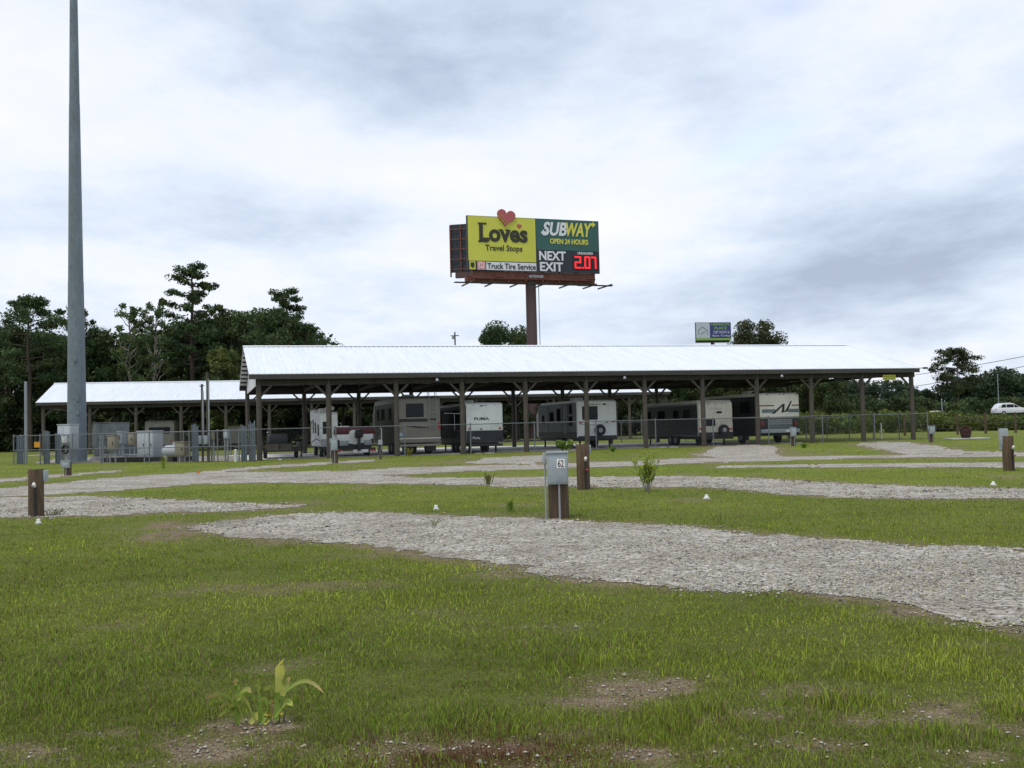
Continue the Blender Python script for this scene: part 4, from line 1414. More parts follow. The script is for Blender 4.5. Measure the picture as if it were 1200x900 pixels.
# tan motorhome
v = RV('motorhome', 'tan motorhome seen from behind with a square rear window and roof ladder', 'motorhome', 464.5, 516.5, 1.4, 3.52, 9.4, M_tan, floor=.72)
v.rear_window(.24, .60, 2.35, 3.08)
v.rear('stripe', .01, .70, 2.02, 2.20, M_char_shade, .018)
v.rear('stripe', .74, .90, 2.10, 2.24, M_char_shade, .018)
ln = MB()
for k in range(6):
    ln.box(-v.w / 2 + (.10 + .07 * k) * v.w, -v.w / 2 + (.24 + .10 * k) * v.w, -.014, .01, 1.80 - .035 * k, 1.83 - .035 * k)
ln.build('swirl_graphic', M_char_shade, v.o)
v.rear('panel_band', .0, 1.0, .98, 1.03, M_cream, .012)
v.rear('number_plate', .02, .13, 1.16, 1.36, mat('plate_blue', (.35, .45, .55), .5), .03)
v.lights(1.55, 1.95, .015, .045)
mb = MB()
for x in (.74, .90):
    X = -v.w / 2 + x * v.w
    mb.tube([(X, -.12, 1.5), (X, -.14, 3.55), (X, -.05, 3.82), (X, .35, 3.86), (X, .45, 3.5)], .02, 6)
for k in range(7): mb.tube([(-v.w / 2 + .74 * v.w, -.13, 1.6 + .3 * k), (-v.w / 2 + .90 * v.w, -.13, 1.6 + .3 * k)], .016, 6)
mb.build('ladder', M_galv, v.o, smooth=True)
MB().box(-v.w / 2 + .1, v.w / 2 - .1, .2, v.L - 2, v.h - .01, v.h + .06).build('roof_rim', M_char_shade, v.o, bevel=.02)
v.ac(3.0)
v.side('lower_panel', .1, 8.6, .74, 1.5, M_char_shade, .012)
v.side('side_panel', .1, 8.2, 1.52, 3.2, M_char_shade, .010)  # near-black panels paint the shelter's shade over the tan left side
v.window(1.6, 2.6, 2.2, 2.9); v.window(4.2, 5.5, 2.2, 2.9); v.window(6.3, 7.2, 2.2, 2.9)
v.bumper(M_tan, .52); v.wheels([2.4, 3.3, 7.6], .44)
mb = MB()
for x in (-.75, .75): mb.box(x - .3, x + .3, -.02, .02, .22, .62)
mb.build('mud_flap', M_black, v.o)

# white trailer with dark skirt and lettering
v = RV('travel_trailer', 'white travel trailer seen from behind with dark lower panel and black lettering', 'camper', 546.5, 589.5, 1.2, 3.12, 8.6, M_white, floor=.66)
v.rear('lower_panel', 0.005, .995, .68, 1.38, M_navy, .02)
text_mb('PUMA', -v.w / 2 + .22 * v.w, -v.w / 2 + .62 * v.w, 2.02, 2.20, .012, .02, y=-.004).build('lettering', M_char_shade, v.o)
text_mb('Puma', -v.w / 2 + .16 * v.w, -v.w / 2 + .36 * v.w, .86, 1.02, .012, .01, .2, y=-.021).build('lettering', M_cream, v.o)
v.markers(); v.lights(1.45, 1.55, .05, .07)
v.rear('camera', .38, .44, 2.88, 2.94, M_blackmetal, .05)
v.rear('latch', .38, .42, 1.42, 1.52, M_blackmetal, .03)
v.side('side_panel', .05, 8.0, 1.4, 2.95, M_char_shade, .012); v.side('lower_panel', .05, 8.2, .68, 1.38, M_navy, .016)  # upper side coloured near-black for the shade under the roof
v.window(1.0, 2.2, 1.8, 2.5); v.window(3.2, 4.6, 1.8, 2.5); v.window(5.6, 6.4, 1.8, 2.5)
mb = MB(); mb.box(-v.w / 2 - .9, -v.w / 2 - .02, 3.0, 6.0, .95, 2.7)
mb.build('slide_out', M_char_shade, v.o, bevel=.03)
v.side('slide_window', 3.5, 5.2, 1.7, 2.3, M_glass, .91)
mb = MB(); mb.beam((-v.w / 2 - .1, .4, 2.45), (-v.w / 2 - 1.3, .4, 2.5), .04, .04); mb.beam((-v.w / 2 - .65, .4, 2.45), (-v.w / 2 - .65, .4, 1.45), .03, .03, (0, 1, 0))
mb.build('awning_arm', M_galv, v.o)
v.bumper(); v.wheels([3.4, 4.3]); v.stand([.5, 7.4]); v.ac(4)

# grey sided trailer with white rear and spare wheel
v = RV('travel_trailer', 'travel trailer with grey ribbed side, white rear and spare wheel low on the rear', 'camper', 676.5, 723, 3.6, 3.22, 8.9, M_white, floor=.72)
v.side('side_panel', .12, 8.3, .78, 3.06, M_grey, .014)
mb = MB()
for k in range(14): mb.box(-v.w / 2 - .022, -v.w / 2 - .005, .15, 8.2, .9 + .155 * k, .915 + .155 * k)
mb.build('side_ribs', M_char_shade, v.o)
v.side('lower_panel', .12, 8.3, .74, 1.12, M_char_shade, .03)
for (a_, b_, c_, d_) in ((.95, 1.5, 2.35, 2.95), (.9, 1.6, 1.55, 2.15), (3.3, 4.1, 1.85, 2.7), (4.8, 5.7, 1.85, 2.5), (6.9, 7.4, 1.75, 2.3)): v.window(a_, b_, c_, d_)
dr = v.side('door', 2.0, 2.65, 1.0, 2.75, M_grey, .035, bevel=.01); v.side('handle', 2.05, 2.12, 1.75, 1.9, M_blackmetal, .06, parent=dr)
for y in (1.75, 2.85, 6.0): v.side('trim', y, y + .05, .8, 3.0, M_char_shade, .034)
v.rear_window(.15, .5, 1.95, 2.75)
text_mb('Jayco', -v.w / 2 + .30 * v.w, -v.w / 2 + .60 * v.w, 2.86, 2.98, .012, .01, .1, y=-.004).build('lettering', M_char_shade, v.o)
MB().prism([(-v.w / 2 + .63 * v.w, 2.90), (-v.w / 2 + .68 * v.w, 2.98), (-v.w / 2 + .76 * v.w, 2.93), (-v.w / 2 + .72 * v.w, 2.91), (-v.w / 2 + .75 * v.w, 2.86), (-v.w / 2 + .67 * v.w, 2.87)],
           'y', -.016, .01).build('bird_emblem', M_char_shade, v.o)
v.rear('tail_light', .04, .12, 1.68, 1.76, M_red, .03); v.rear('tail_light', .87, .95, 1.70, 1.78, M_red, .03)
v.rear('marker_light', .72, .76, 1.66, 1.74, M_blackmetal, .03)
cv_ = MB(); cv_.tube([(-v.w / 2 + f_ * v.w, -.012, 1.66 - .10 * math.sin(PI * f_ * 1.2)) for f_ in np.linspace(.05, .7, 9)], .014, 5); cv_.build('stripe', M_char_shade, v.o)
v.spare(.55, 1.2, .37); v.bumper(M_blackmetal, .55); v.wheels([3.6, 4.5]); v.stand([.5, 7.9]); v.ac(3.5)
v.rear('lower_panel', .02, .98, .70, .84, M_navy, .03)

# trailer with beige rear, its side coloured dark for the roof's shade
v = RV('travel_trailer', 'travel trailer with shade-darkened side and beige rounded rear, spare wheel at its lower right', 'camper', 818.5, 859, 1.4, 3.02, 9.6, M_tan2, floor=.64, roofr=.22)
v.side('side_panel', .12, 9.2, .7, 2.8, M_char_shade, .014)
v.side('roof_stripe', .1, 9.2, 2.70, 2.78, M_grey, .03)
for (a_, b_) in ((1.2, 2.2), (3.0, 3.8), (5.2, 6.4), (7.6, 8.3)): v.window(a_, b_, 1.75, 2.4)
v.side('lower_panel', .12, 9.2, .68, 1.2, M_navy, .03)
v.rear('vent', .53, .68, 2.12, 2.26, M_glass, .03)
v.rear_window(.24, .47, 1.34, 1.70)
v.rear('lower_panel', .01, .99, .66, .88, M_navy, .02)
for k, (a_, z_) in enumerate(((.36, 2.42), (.41, 2.48), (.47, 2.45), (.53, 2.46), (.60, 2.42), (.66, 2.44))):
    X = -v.w / 2 + a_ * v.w
    MB().box(X - .035, X + .035, -.012, .01, z_ - .07, z_ + .03).build('faded_mark', mat('faded_blue_graphic', (.36, .38, .38), .6), v.o)
v.rear('tail_light', .88, .97, 1.02, 1.12, M_red, .04); v.rear('tail_light', .03, .10, 1.06, 1.2, M_red, .04)
v.rear('number_plate', .03, .11, .9, 1.02, M_whiteclean, .05)
for a_ in (.3, .5, .7): v.rear('marker_light', a_ - .02, a_ + .02, 2.74, 2.78, M_char_shade, .03)
v.spare(.70, 1.02, .36); v.bumper(); v.wheels([3.8, 4.7]); v.stand([.6, 8.6])

# cream motorhome with swoosh
v = RV('motorhome', 'cream motorhome seen from behind with bold dark swoosh emblem and red and grey stripes', 'motorhome', 888.5, 937.5, 1.2, 3.42, 9.6, M_cream, floor=1.7, bevel=.09)
v.body.name = 'upper_body'
MB().box(-v.w / 2 + .05, v.w / 2 - .05, .03, v.L - .2, .55, 1.72).build('lower_body', M_char_shade, v.o, bevel=.06)
for x0_, x1_ in ((0.0, .40), (.82, 1.0)): v.rear('red_stripe', x0_, x1_, 2.52, 2.60, mat('maroon_stripe', (.22, .05, .03), .5), .014)
for x0_, x1_ in ((0.10, .42), (.72, 1.0)): v.rear('grey_stripe', x0_, x1_, 2.08, 2.32, mat('slate_stripe', (.16, .19, .21), .5), .014)
sw = MB()
def sx_(f_): return -v.w / 2 + f_ * v.w
sw.prism([(sx_(.33), 2.02), (sx_(.60), 2.66), (sx_(.645), 2.66), (sx_(.40), 2.02)], 'y', -.03, .01)
sw.prism([(sx_(.60), 2.66), (sx_(.58), 2.24), (sx_(.56), 2.1), (sx_(.60), 2.08), (sx_(.63), 2.2), (sx_(.645), 2.66)], 'y', -.031, .01)
sw.prism([(sx_(.565), 2.08), (sx_(.70), 2.14), (sx_(.82), 2.83), (sx_(.80), 2.86), (sx_(.66), 2.2), (sx_(.57), 2.15)], 'y', -.032, .01)
sw.build('swoosh_emblem', M_ink, v.o)
v.rear('marker_light', .22, .26, 3.28, 3.32, M_blackmetal, .04)
for a_ in (.52, .62, .92): v.rear('marker_light', a_, a_ + .03, 3.28, 3.32, M_blackmetal, .04)
for k in range(3): v.rear('grille_bar', .26, .80, 1.30 + .13 * k, 1.36 + .13 * k, M_greybox, .03)
v.rear('engine_grille', .24, .82, .98, 1.66, mat('slate_grille', (.13, .135, .14), .5), .012)
for a_ in (.06, .86): v.rear('tail_light', a_, a_ + .08, 1.18, 1.5, mat('dark_red_lens', (.20, .03, .02), .4), .03, .02)
MB().box(-v.w / 2 + .12, v.w / 2 - .12, -.2, .04, .72, .98).build('bumper', M_greybox, v.o, bevel=.04)
v.rear('number_plate', .62, .74, .78, .90, M_whiteclean, .22)
v.side('side_panel', .12, 9.0, 1.75, 3.2, M_char_shade, .014); v.window(1.0, 2.4, 2.15, 2.9); v.window(3.4, 4.6, 2.15, 2.9); v.window(6.0, 7.2, 2.15, 2.9)  # dark panel puts the shelter's shade on the cream side
v.side('swirl_stripe', .3, 4.5, 1.72, 1.84, M_grey, .04)
v.wheels([2.6, 7.6], .46); v.ac(3.6)
MB().box(-.9, .9, .6, 2.0, v.h - .01, v.h + .14).build('roof_pod', M_char_shade, v.o, bevel=.05)

# small white class C camper
v = RV('camper_van', 'small white camper with rounded cab-over, parked left of the maroon boat', 'camper', 375.5, 396, 2.6, 2.75, 5.8, M_white, floor=.62, slope=.3)
v.window(.9, 1.5, 1.35, 1.95); v.window(2.6, 3.2, 1.5, 2.1); v.window(4.1, 4.5, 1.5, 2.3)
v.rear_window(.15, .6, 1.45, 2.1)
v.rear('lower_panel', .02, .98, .66, 1.1, M_greybox, .02)
MB().box(-v.w / 2 - .02, v.w / 2 + .02, 4.4, 6.3, 2.2, 3.0).build('cab_over', M_white, v.o, bevel=.18, seg=3)
mb = MB(); mb.tube([(-v.w / 2 - .02, .3, 1.0), (-v.w / 2 - .02, 2.5, 1.12), (-v.w / 2 - .02, 5.4, .86)], .03, 5); mb.build('side_stripe', M_char_shade, v.o)
v.lights(.9, 1.05); v.wheels([1.6, 4.9]); v.ac(2.2)
MB().lathe([(.06, 0), (.06, .12), (.26, .14), (.3, .3), (.18, .4)], 12, (.2, 1.2, v.h - .02)).build('satellite_dome', M_whiteclean, v.o, smooth=True)
v.bumper()

# boat on a trailer, stern towards us
cx = at(420, 520, 62.6)
t = thing('motorboat', 'maroon topped white motorboat, stern towards the camera with a black outboard', 'boat', loc((cx - P0).dot(U), 2.4, .55), ANG)
hw_ = 1.12
hull = MB()
stn = [(-hw_, .62), (-hw_ * .98, .35), (-hw_ * .6, .12), (0, 0), (hw_ * .6, .12), (hw_ * .98, .35), (hw_, .62)]
def sec(y, kx, kz, dz): return [(x * kx, y, z * kz + dz) for x, z in stn]
secs_ = [sec(0, 1, 1, .18), sec(2.5, 1.03, 1.05, .16), sec(4.2, .85, 1.0, .22), sec(5.3, .45, .85, .36), sec(5.9, .06, .5, .68)]
vv, ff = [], []
for s_ in secs_: vv += s_
for i in range(4):
    for j in range(6): ff.append((i * 7 + j, i * 7 + j + 1, (i + 1) * 7 + j + 1, (i + 1) * 7 + j))
    ff.append((i * 7 + 6, i * 7, (i + 1) * 7, (i + 1) * 7 + 6))
ff.append(tuple(range(6, -1, -1)))
hull.add(vv, ff)
hull.build('hull', M_white, t, bevel=.02)
MB().prism([(-hw_ * 1.14, .80), (-hw_ * 1.06, 1.28), (hw_ * 1.06, 1.28), (hw_ * 1.14, .80)], 'y', .05, 4.6).build('canvas_cover', M_maroon, t, bevel=.06)
MB().box(-hw_ * 1.0, -.35, .02, .2, 1.27, 1.31).build('cover_rail', M_whiteclean, t)
MB().prism([(-.36, .62), (-.34, .96), (-.2, 1.06), (.25, 1.06), (.40, .96), (.42, .62)], 'y', -.06, .3).build('motor_well', M_white, t, bevel=.03)
ob = MB()
ob.prism([(-.55, .62), (-.62, .95), (-.3, 1.06), (-.05, .92), (-.05, .55)], 'x', -.04, .42).build('outboard_cowl', M_blackmetal, t, bevel=.07, seg=3)
MB().prism([(-.46, -.2), (-.42, .6), (-.14, .6), (-.2, -.2)], 'x', .1, .28).build('outboard_leg', M_blackmetal, t, bevel=.03)
pr = MB()
for k in range(3):
    a_ = 2 * PI * k / 3
    pr.beam((.19, -.5, -.08), (.19 + .19 * math.cos(a_), -.5, -.08 + .19 * math.sin(a_)), .03, .12, (0, 1, 0))
pr.build('propeller', M_blackmetal, t)
MB().box(-1.0, 1.0, .05, .3, -.2, .22).build('keel_board', M_blackmetal, t)
MB().box(-.95, -.42, -.06, .0, .12, .42).build('swim_step', M_greybox, t, bevel=.02)
MB().box(.55, 1.0, -.06, .0, .12, .42).build('swim_step', M_greybox, t, bevel=.02)
t = thing('boat_trailer', 'black boat trailer with pale reflector boards under the maroon boat', 'trailer', loc((cx - P0).dot(U), 2.4), ANG)
for sx in (-1, 1):
    MB().box(sx * .75 - .05, sx * .75 + .05, -.3, 6.2, .45, .56).build('rail', M_blackmetal, t)
    wheel(t, sx * 1.05, 2.0, .33); wheel(t, sx * 1.05, 2.8, .33)
    MB().box(sx * 1.05 - .16, sx * 1.05 + .16, -.32, -.26, .3, .42).build('tail_light', M_red, t)
MB().box(-1.2, 1.2, -.26, -.16, .40, .52).build('crossbar', M_blackmetal, t)
MB().box(-.15, .75, -.3, -.265, .24, .42).build('reflector_board', M_whiteclean, t)
MB().box(-1.2, -.85, -.3, -.265, .26, .40).build('reflector_board', M_whiteclean, t)
MB().box(-.06, .06, 5.6, 7.4, .45, .55).build('tongue', M_blackmetal, t)

# low utility trailer
cx = at(331, 530, 63)
t = thing('utility_trailer', 'low black utility trailer with timber sides at the left end of the near shelter', 'trailer', loc((cx - P0).dot(U), 2.2), ANG)
MB().box(-1.15, 1.15, 0, 4.2, .55, .62).build('deck', M_wood_dark, t)
for sx in (-1, 1):
    MB().box(sx * 1.15 - .03, sx * 1.15 + .03, 0, 4.2, .62, .95).build('side_rail', M_blackmetal, t)
    wheel(t, sx * 1.05 - sx * .12, 2.0, .33)
MB().box(-1.0, -.25, -.02, .02, .55, .9).build('tail_board', M_wood, t)
MB().box(-.15, .5, -.02, .02, .55, .9).build('tail_board', M_wood, t)
MB().beam((1.1, -.05, .6), (1.0, -.7, .12), .1, .06).build('ramp', M_blackmetal, t)
mb = MB()
for x in (-1.15, -.2, .55, 1.15): mb.box(x - .03, x + .03, -.04, .04, .5, 1.2)
mb.build('stake', M_blackmetal, t)
MB().box(-1.15, 1.15, -.05, .05, .42, .54).build('bumper', M_blackmetal, t)
MB().box(-.8, .3, .3, 2.4, .62, 1.5).build('load', M_char_shade, t, bevel=.15)

# campers under the far shelter
def far_camper(label, px, wpx, t_, h, body, win, length=7.0):
    d = ray(px, 500)
    base = qloc(0, t_)
    den = d.x * QU.y - d.y * QU.x
    q = (base.x * QU.y - base.y * QU.x) / den
    c = Vector((d.x * q, d.y * q, 0))
    w_ = wpx * c.y / F
    t = thing('camper', label, 'camper', c, QANG, 'campers under the far shelter')
    MB().prism([(0, .55), (0, h - .25), (.25, h), (length - 1, h), (length, h - .8), (length, .55)], 'x', -w_ / 2, w_ / 2).build('body', body, t, bevel=.12, seg=3)
    if win:
        f_ = MB().box(-w_ * .36, w_ * .36, -.03, .03, h - 1.25, h - .62).build('window', M_blackmetal, t, bevel=.02)
        MB().box(-w_ * .33, w_ * .33, -.04, .0, h - 1.2, h - .67).build('pane', M_glass, f_)
    MB().box(-w_ / 2 + .1, w_ / 2 - .1, -.18, -.02, .4, .52).build('bumper', M_blackmetal, t)
    for y in (2.6, 3.4):
        for sx in (-1, 1): wheel(t, sx * (w_ / 2 - .15), y, .33)
    for a_ in (-.42, .36): MB().box(w_ * a_, w_ * (a_ + .06), -.04, .0, 1.0, 1.12).build('tail_light', M_red, t)


far_camper('beige camper with wide rear window under the far shelter, behind the pale cabinet', 187, 33, 2.0, 2.95, mat('beige_camper', (.30, .285, .25), .5), True)
far_camper('grey camper with dark awning window under the far shelter behind the tan box', 125, 34, 3.0, 2.8, mat('grey_camper', (.22, .235, .24), .5), True)
far_camper('low tan camper under the far shelter right of the twin poles', 275, 20, 3.0, 2.35, mat('tan_camper', (.24, .22, .18), .5), False)


# ------------------------------------------------------------------ billboards
def heart(cx_, cz, w_, h_, n=40):
    pts = []
    for k in range(n):
        a_ = 2 * PI * k / n
        x = 16 * math.sin(a_) ** 3
        z = 13 * math.cos(a_) - 5 * math.cos(2 * a_) - 2 * math.cos(3 * a_) - math.cos(4 * a_)
        ex, ez = x / 32 * w_, (z + 2.5) / 29 * h_
        pts.append((cx_ + ex * .985 + ez * .14, cz + ez * .985 - ex * .14))
    return pts


bl, br = at(548.3, 316.5, 124.0), at(702.9, 320.5, 129.7)
bz = (bl.z + br.z) / 2
BW = math.hypot(br.x - bl.x, br.y - bl.y)
BH = 6.55
bt = thing('billboard', 'large roadside billboard with yellow and green halves on a single brown column', 'billboard', (bl.x, bl.y, 0), math.atan2(br.y - bl.y, br.x - bl.x))
def bx(f_): return f_ * BW
def zz_(f_): return bz + f_ * BH
MB().box(0, BW, .0, .35, bz, bz + BH).build('panel', M_slate, bt)
MB().box(bx(.006), bx(.508), -.03, .02, zz_(.175), zz_(.992)).build('yellow_face', M_yellow, bt)
MB().box(bx(.514), bx(.994), -.03, .02, zz_(.415), zz_(.992)).build('green_face', M_green, bt)
MB().box(bx(.135), bx(.508), -.03, .02, zz_(.012), zz_(.160)).build('white_strip', M_signwhite, bt)
# letters of the yellow half
lv = text_mb("Loves", bx(.088), bx(.447), zz_(.53), zz_(.86), .06, .035, y=-.03)
for (x0_, x1_, z0_, z1_) in ((.080, .142, .845, .875), (.080, .150, .518, .548), (.232, .262, .742, .768), (.280, .312, .742, .768)):
    lv.box(bx(x0_), bx(x1_), -.092, -.02, zz_(z0_), zz_(z1_))
lv.build('lettering', M_ink, bt)
text_mb('Travel Stops', bx(.130), bx(.405), zz_(.335), zz_(.475), .05, .012, y=-.03).build('lettering', M_ink, bt)
text_mb('Truck Tire Service', bx(.142), bx(.503), zz_(.035), zz_(.140), .05, .012, y=-.03).build('lettering', M_ink, bt)
h1 = MB(); h1.prism(heart(bx(.285), zz_(.968), bx(.138), BH * .32), 'y', -.22, -.06); h1.build('heart', M_pink, bt)
ch = MB(); ch.beam((bx(.222), -.235, zz_(1.03)), (bx(.281), -.235, zz_(.852)), .02, .22, (0, 1, 0)); ch.beam((bx(.236), -.236, zz_(1.06)), (bx(.297), -.236, zz_(.868)), .02, .15, (0, 1, 0))
for b_ in ch.v: pass
ch.build('heart_chevron', M_gold, bt)
h2 = MB(); h2.prism(heart(bx(.385), zz_(.830), bx(.034), BH * .09), 'y', -.10, -.02); h2.build('heart', M_pink, bt)
MB().box(bx(.012), bx(.056), -.035, .02, zz_(.012), zz_(.165)).build('emblem', M_yellow, bt)
MB().prism([(bx(.020), zz_(.14)), (bx(.048), zz_(.14)), (bx(.048), zz_(.07)), (bx(.034), zz_(.035)), (bx(.020), zz_(.07))], 'y', -.06, -.03).build('shield_mark', M_ink, bt)
MB().box(bx(.070), bx(.128), -.035, .02, zz_(.012), zz_(.165)).build('emblem', M_pinkpale, bt)
rmk = MB(); rmk.tube([(bx(.099) + .3 * math.cos(a_), -.045, zz_(.088) + .3 * math.sin(a_)) for a_ in np.linspace(0, 2 * PI, 17)], .05, 5); rmk.build('ring_mark', M_signwhite, bt)
# green half
text_mb('SUB', bx(.562), bx(.748), zz_(.685), zz_(.945), .06, .03, .22, y=-.03).build('lettering', M_signwhite, bt)
text_mb('WAY', bx(.742), bx(.945), zz_(.685), zz_(.945), .06, .03, .22, y=-.031).build('lettering', M_gold, bt)
MB().prism([(bx(.548), zz_(.735)), (bx(.572), zz_(.80)), (bx(.572), zz_(.76)), (bx(.60), zz_(.76)), (bx(.60), zz_(.715)), (bx(.572), zz_(.715)), (bx(.572), zz_(.68))], 'y', -.085, -.03).build('arrow_mark', M_signwhite, bt)
MB().prism([(bx(.975), zz_(.925)), (bx(.950), zz_(.985)), (bx(.950), zz_(.95)), (bx(.925), zz_(.95)), (bx(.925), zz_(.905)), (bx(.950), zz_(.905)), (bx(.950), zz_(.87))], 'y', -.086, -.03).build('arrow_mark', M_gold, bt)
text_mb('OPEN 24 HOURS', bx(.617), bx(.913), zz_(.535), zz_(.635), .05, .025, y=-.03).build('lettering', M_gold, bt)
text_mb('NEXT', bx(.532), bx(.735), zz_(.222), zz_(.395), .05, .028, y=-.004).build('lettering', M_signwhite, bt)
text_mb('EXIT', bx(.536), bx(.712), zz_(.018), zz_(.188), .05, .028, y=-.004).build('lettering', M_signwhite, bt)
text_mb('UNLEADED', bx(.828), bx(.948), zz_(.352), zz_(.398), .05, .02, y=-.004).build('lettering', M_signwhite, bt)
MB().box(bx(.79), bx(.985), -.06, .0, zz_(.07), zz_(.335)).build('price_screen', M_blackmetal, bt)
SEG = {'2': 'abged', '0': 'abcdef', '7': 'abc'}
led = MB()
def digit(ch_, x0_, x1_, z0_, z1_, s_=.10):
    zm = (z0_ + z1_) / 2
    w_ = s_ * .9
    q = {'a': (x0_, x1_, z1_ - 2 * w_, z1_), 'g': (x0_, x1_, zm - w_, zm + w_), 'd': (x0_, x1_, z0_, z0_ + 2 * w_),
         'b': (x1_ - 2 * w_, x1_, zm + w_ + .02, z1_ - 2 * w_ - .02), 'c': (x1_ - 2 * w_, x1_, z0_ + 2 * w_ + .02, zm - w_ - .02),
         'f': (x0_, x0_ + 2 * w_, zm + w_ + .02, z1_ - 2 * w_ - .02), 'e': (x0_, x0_ + 2 * w_, z0_ + 2 * w_ + .02, zm - w_ - .02)}
    if ch_ == '7': q['b'] = (x1_ - 2 * w_, x1_, zm, z1_ - 2 * w_ - .02); q['c'] = (x1_ - 2 * w_, x1_, z0_, zm - .02)
    if ch_ == '0':
        q['b'] = (x1_ - 2 * w_, x1_, zm, z1_ - 2 * w_ - .02); q['c'] = (x1_ - 2 * w_, x1_, z0_ + 2 * w_ + .02, zm - .02)
        q['f'] = (x0_, x0_ + 2 * w_, zm, z1_ - 2 * w_ - .02); q['e'] = (x0_, x0_ + 2 * w_, z0_ + 2 * w_ + .02, zm - .02)
    for c_ in SEG[ch_]:
        a_, b_, c2, d_ = q[c_]
        led.box(a_, b_, -.10, -.062, c2, d_)
digit('2', bx(.803), bx(.853), zz_(.085), zz_(.315))
led.box(bx(.861), bx(.872), -.10, -.062, zz_(.085), zz_(.112))
digit('0', bx(.880), bx(.924), zz_(.085), zz_(.315))
digit('7', bx(.932), bx(.972), zz_(.085), zz_(.315))
led.build('price_digits', M_led, bt)
# structure below and behind
MB().box(bx(.04), bx(.965), .25, .55, bz - .92, bz - .02).build('skirt', M_redbrown, bt)
mb = MB()
for k in range(46):
    X = bx(.04) + bx(.925) * k / 45
    mb.box(X - .03, X + .03, .20, .247, bz - .91, bz - .03)
mb.build('skirt_ribs', M_redbrown, bt)
for x0_, x1_ in ((.20, .27), (.90, .97)): MB().box(bx(x0_), bx(x1_), .18, .3, bz - .78, bz - .70).build('skirt_slot', M_blackmetal, bt)
text_mb('OUTDOOR', bx(.455), bx(.565), bz - .68, bz - .36, .05, .02, y=.2).build('lettering', M_paleblue, bt)
mb = MB()
mb.box(bx(-.12), bx(1.06), -1.6, -.9, bz - 1.72, bz - 1.64)
mb.build('catwalk', M_blackmetal, bt)
mb = MB()
for f_ in (.0, .17, .36, .55, .74, .93, 1.05): mb.box(bx(f_) - .06, bx(f_) + .06, -1.6, 2.6, bz - 1.637, bz - 1.48)
mb.build('outrigger', M_pole, bt)
for f_ in (.06, .40, .78):
    MB().box(bx(f_), bx(f_ + .07), -2.0, -1.55, bz - 1.86, bz - 1.66).build('floodlight', M_blackmetal, bt, bevel=.04)
MB().box(bx(.01), bx(.99), 1.2, 2.0, bz - 1.15, bz - .5).build('main_beam', M_redbrown, bt)
mb = MB()
for f_ in np.linspace(.05, .95, 8): mb.beam((bx(f_), .45, bz - 1.2), (bx(f_), .45, bz + BH - .2), .16, .2, (0, 1, 0))
mb.build('stringer', M_redbrown, bt)
pc = at(622.5, 380, 128.5)
dlt = Vector((pc.x - bl.x, pc.y - bl.y, 0))
ca_, sa_ = math.cos(-bt.rotation_euler.z), math.sin(-bt.rotation_euler.z)
plx, ply = dlt.x * ca_ - dlt.y * sa_, dlt.x * sa_ + dlt.y * ca_
MB().tube([(plx, 1.6, -.1), (plx, 1.6, bz - .7)], [.68, .64], 20).build('column', M_pole, bt, smooth=True)
MB().tube([(plx + .92, 1.3, 0), (plx + .92, 1.3, bz - 1.4)], .05, 6).build('conduit', M_pipe, bt, smooth=True)
# second face of the V, seen from its back
e1, e2 = at(528.5, 318, 135.5), at(590, 318, 134.0)
bkt = thing('billboard_back_panel', 'dark rear of the second billboard face showing its rusty framing at left', 'billboard',
            (e1.x, e1.y, 0), math.atan2(e2.y - e1.y, e2.x - e1.x))
WB = math.hypot(e2.x - e1.x, e2.y - e1.y)
z0_ = e1.z - .15
MB().box(0, WB, .1, .4, z0_, z0_ + BH - .30).build('panel', M_slate, bkt)
mb = MB()
for k in range(6): mb.box(WB * k / 5 - .08, WB * k / 5 + .08, -.12, .1, z0_ - .6, z0_ + BH - .4)
mb.build('stringer', M_redbrown, bkt)
mb = MB()
for k in range(5): mb.box(0, WB, -.2, -.122, z0_ + .3 + 1.3 * k, z0_ + .42 + 1.3 * k)
mb.build('crossbar', M_redbrown, bkt)
MB().box(.6, WB, -.1, .5, z0_ - .75, z0_ - .05).build('skirt', M_pole, bkt)

# small blue billboard
q0, q1 = at(815.5, 399.5, 215), at(857, 398.5, 216.5)
st = thing('billboard', 'small distant billboard with pale house emblem and indigo lettered half', 'billboard', (q0.x, q0.y, 0), math.atan2(q1.y - q0.y, q1.x - q0.x))
sw_ = math.hypot(q1.x - q0.x, q1.y - q0.y)
sz = (q0.z + q1.z) / 2
sh_ = 3.75
MB().box(0, sw_, 0, .3, sz, sz + sh_).build('panel', M_blackmetal, st)
MB().box(.08, sw_ * .40, -.03, .01, sz + .5, sz + sh_ - .06).build('pale_face', M_paleblue, st)
MB().box(sw_ * .40, sw_ - .02, -.031, .01, sz + .5, sz + sh_ - .04).build('indigo_face', M_blue, st)
MB().box(.08, sw_ - .02, -.03, .01, sz + .04, sz + .48).build('lime_strip', M_lime, st)
def slt(b_, x0_, x1_, z0_, z1_, m_): text_mb(b_, sw_ * x0_, sw_ * x1_, sz + sh_ * z0_, sz + sh_ * z1_, .05, .02, y=-.03).build('lettering', m_, st)
slt('HARRISON', .44, .95, .82, .95, M_lime); slt('PLACE', .53, .88, .60, .76, M_lime); slt('GET NOW &', .50, .95, .38, .53, M_paleblue); slt('Save Today', .46, .98, .18, .32, M_paleblue)
mb = MB()
mb.beam((sw_ * .08, -.06, sz + 1.3), (sw_ * .08, -.06, sz + 2.3), .12, .05, (0, 1, 0)); mb.beam((sw_ * .08, -.06, sz + 2.2), (sw_ * .19, -.06, sz + 2.9), .12, .05, (0, 1, 0))
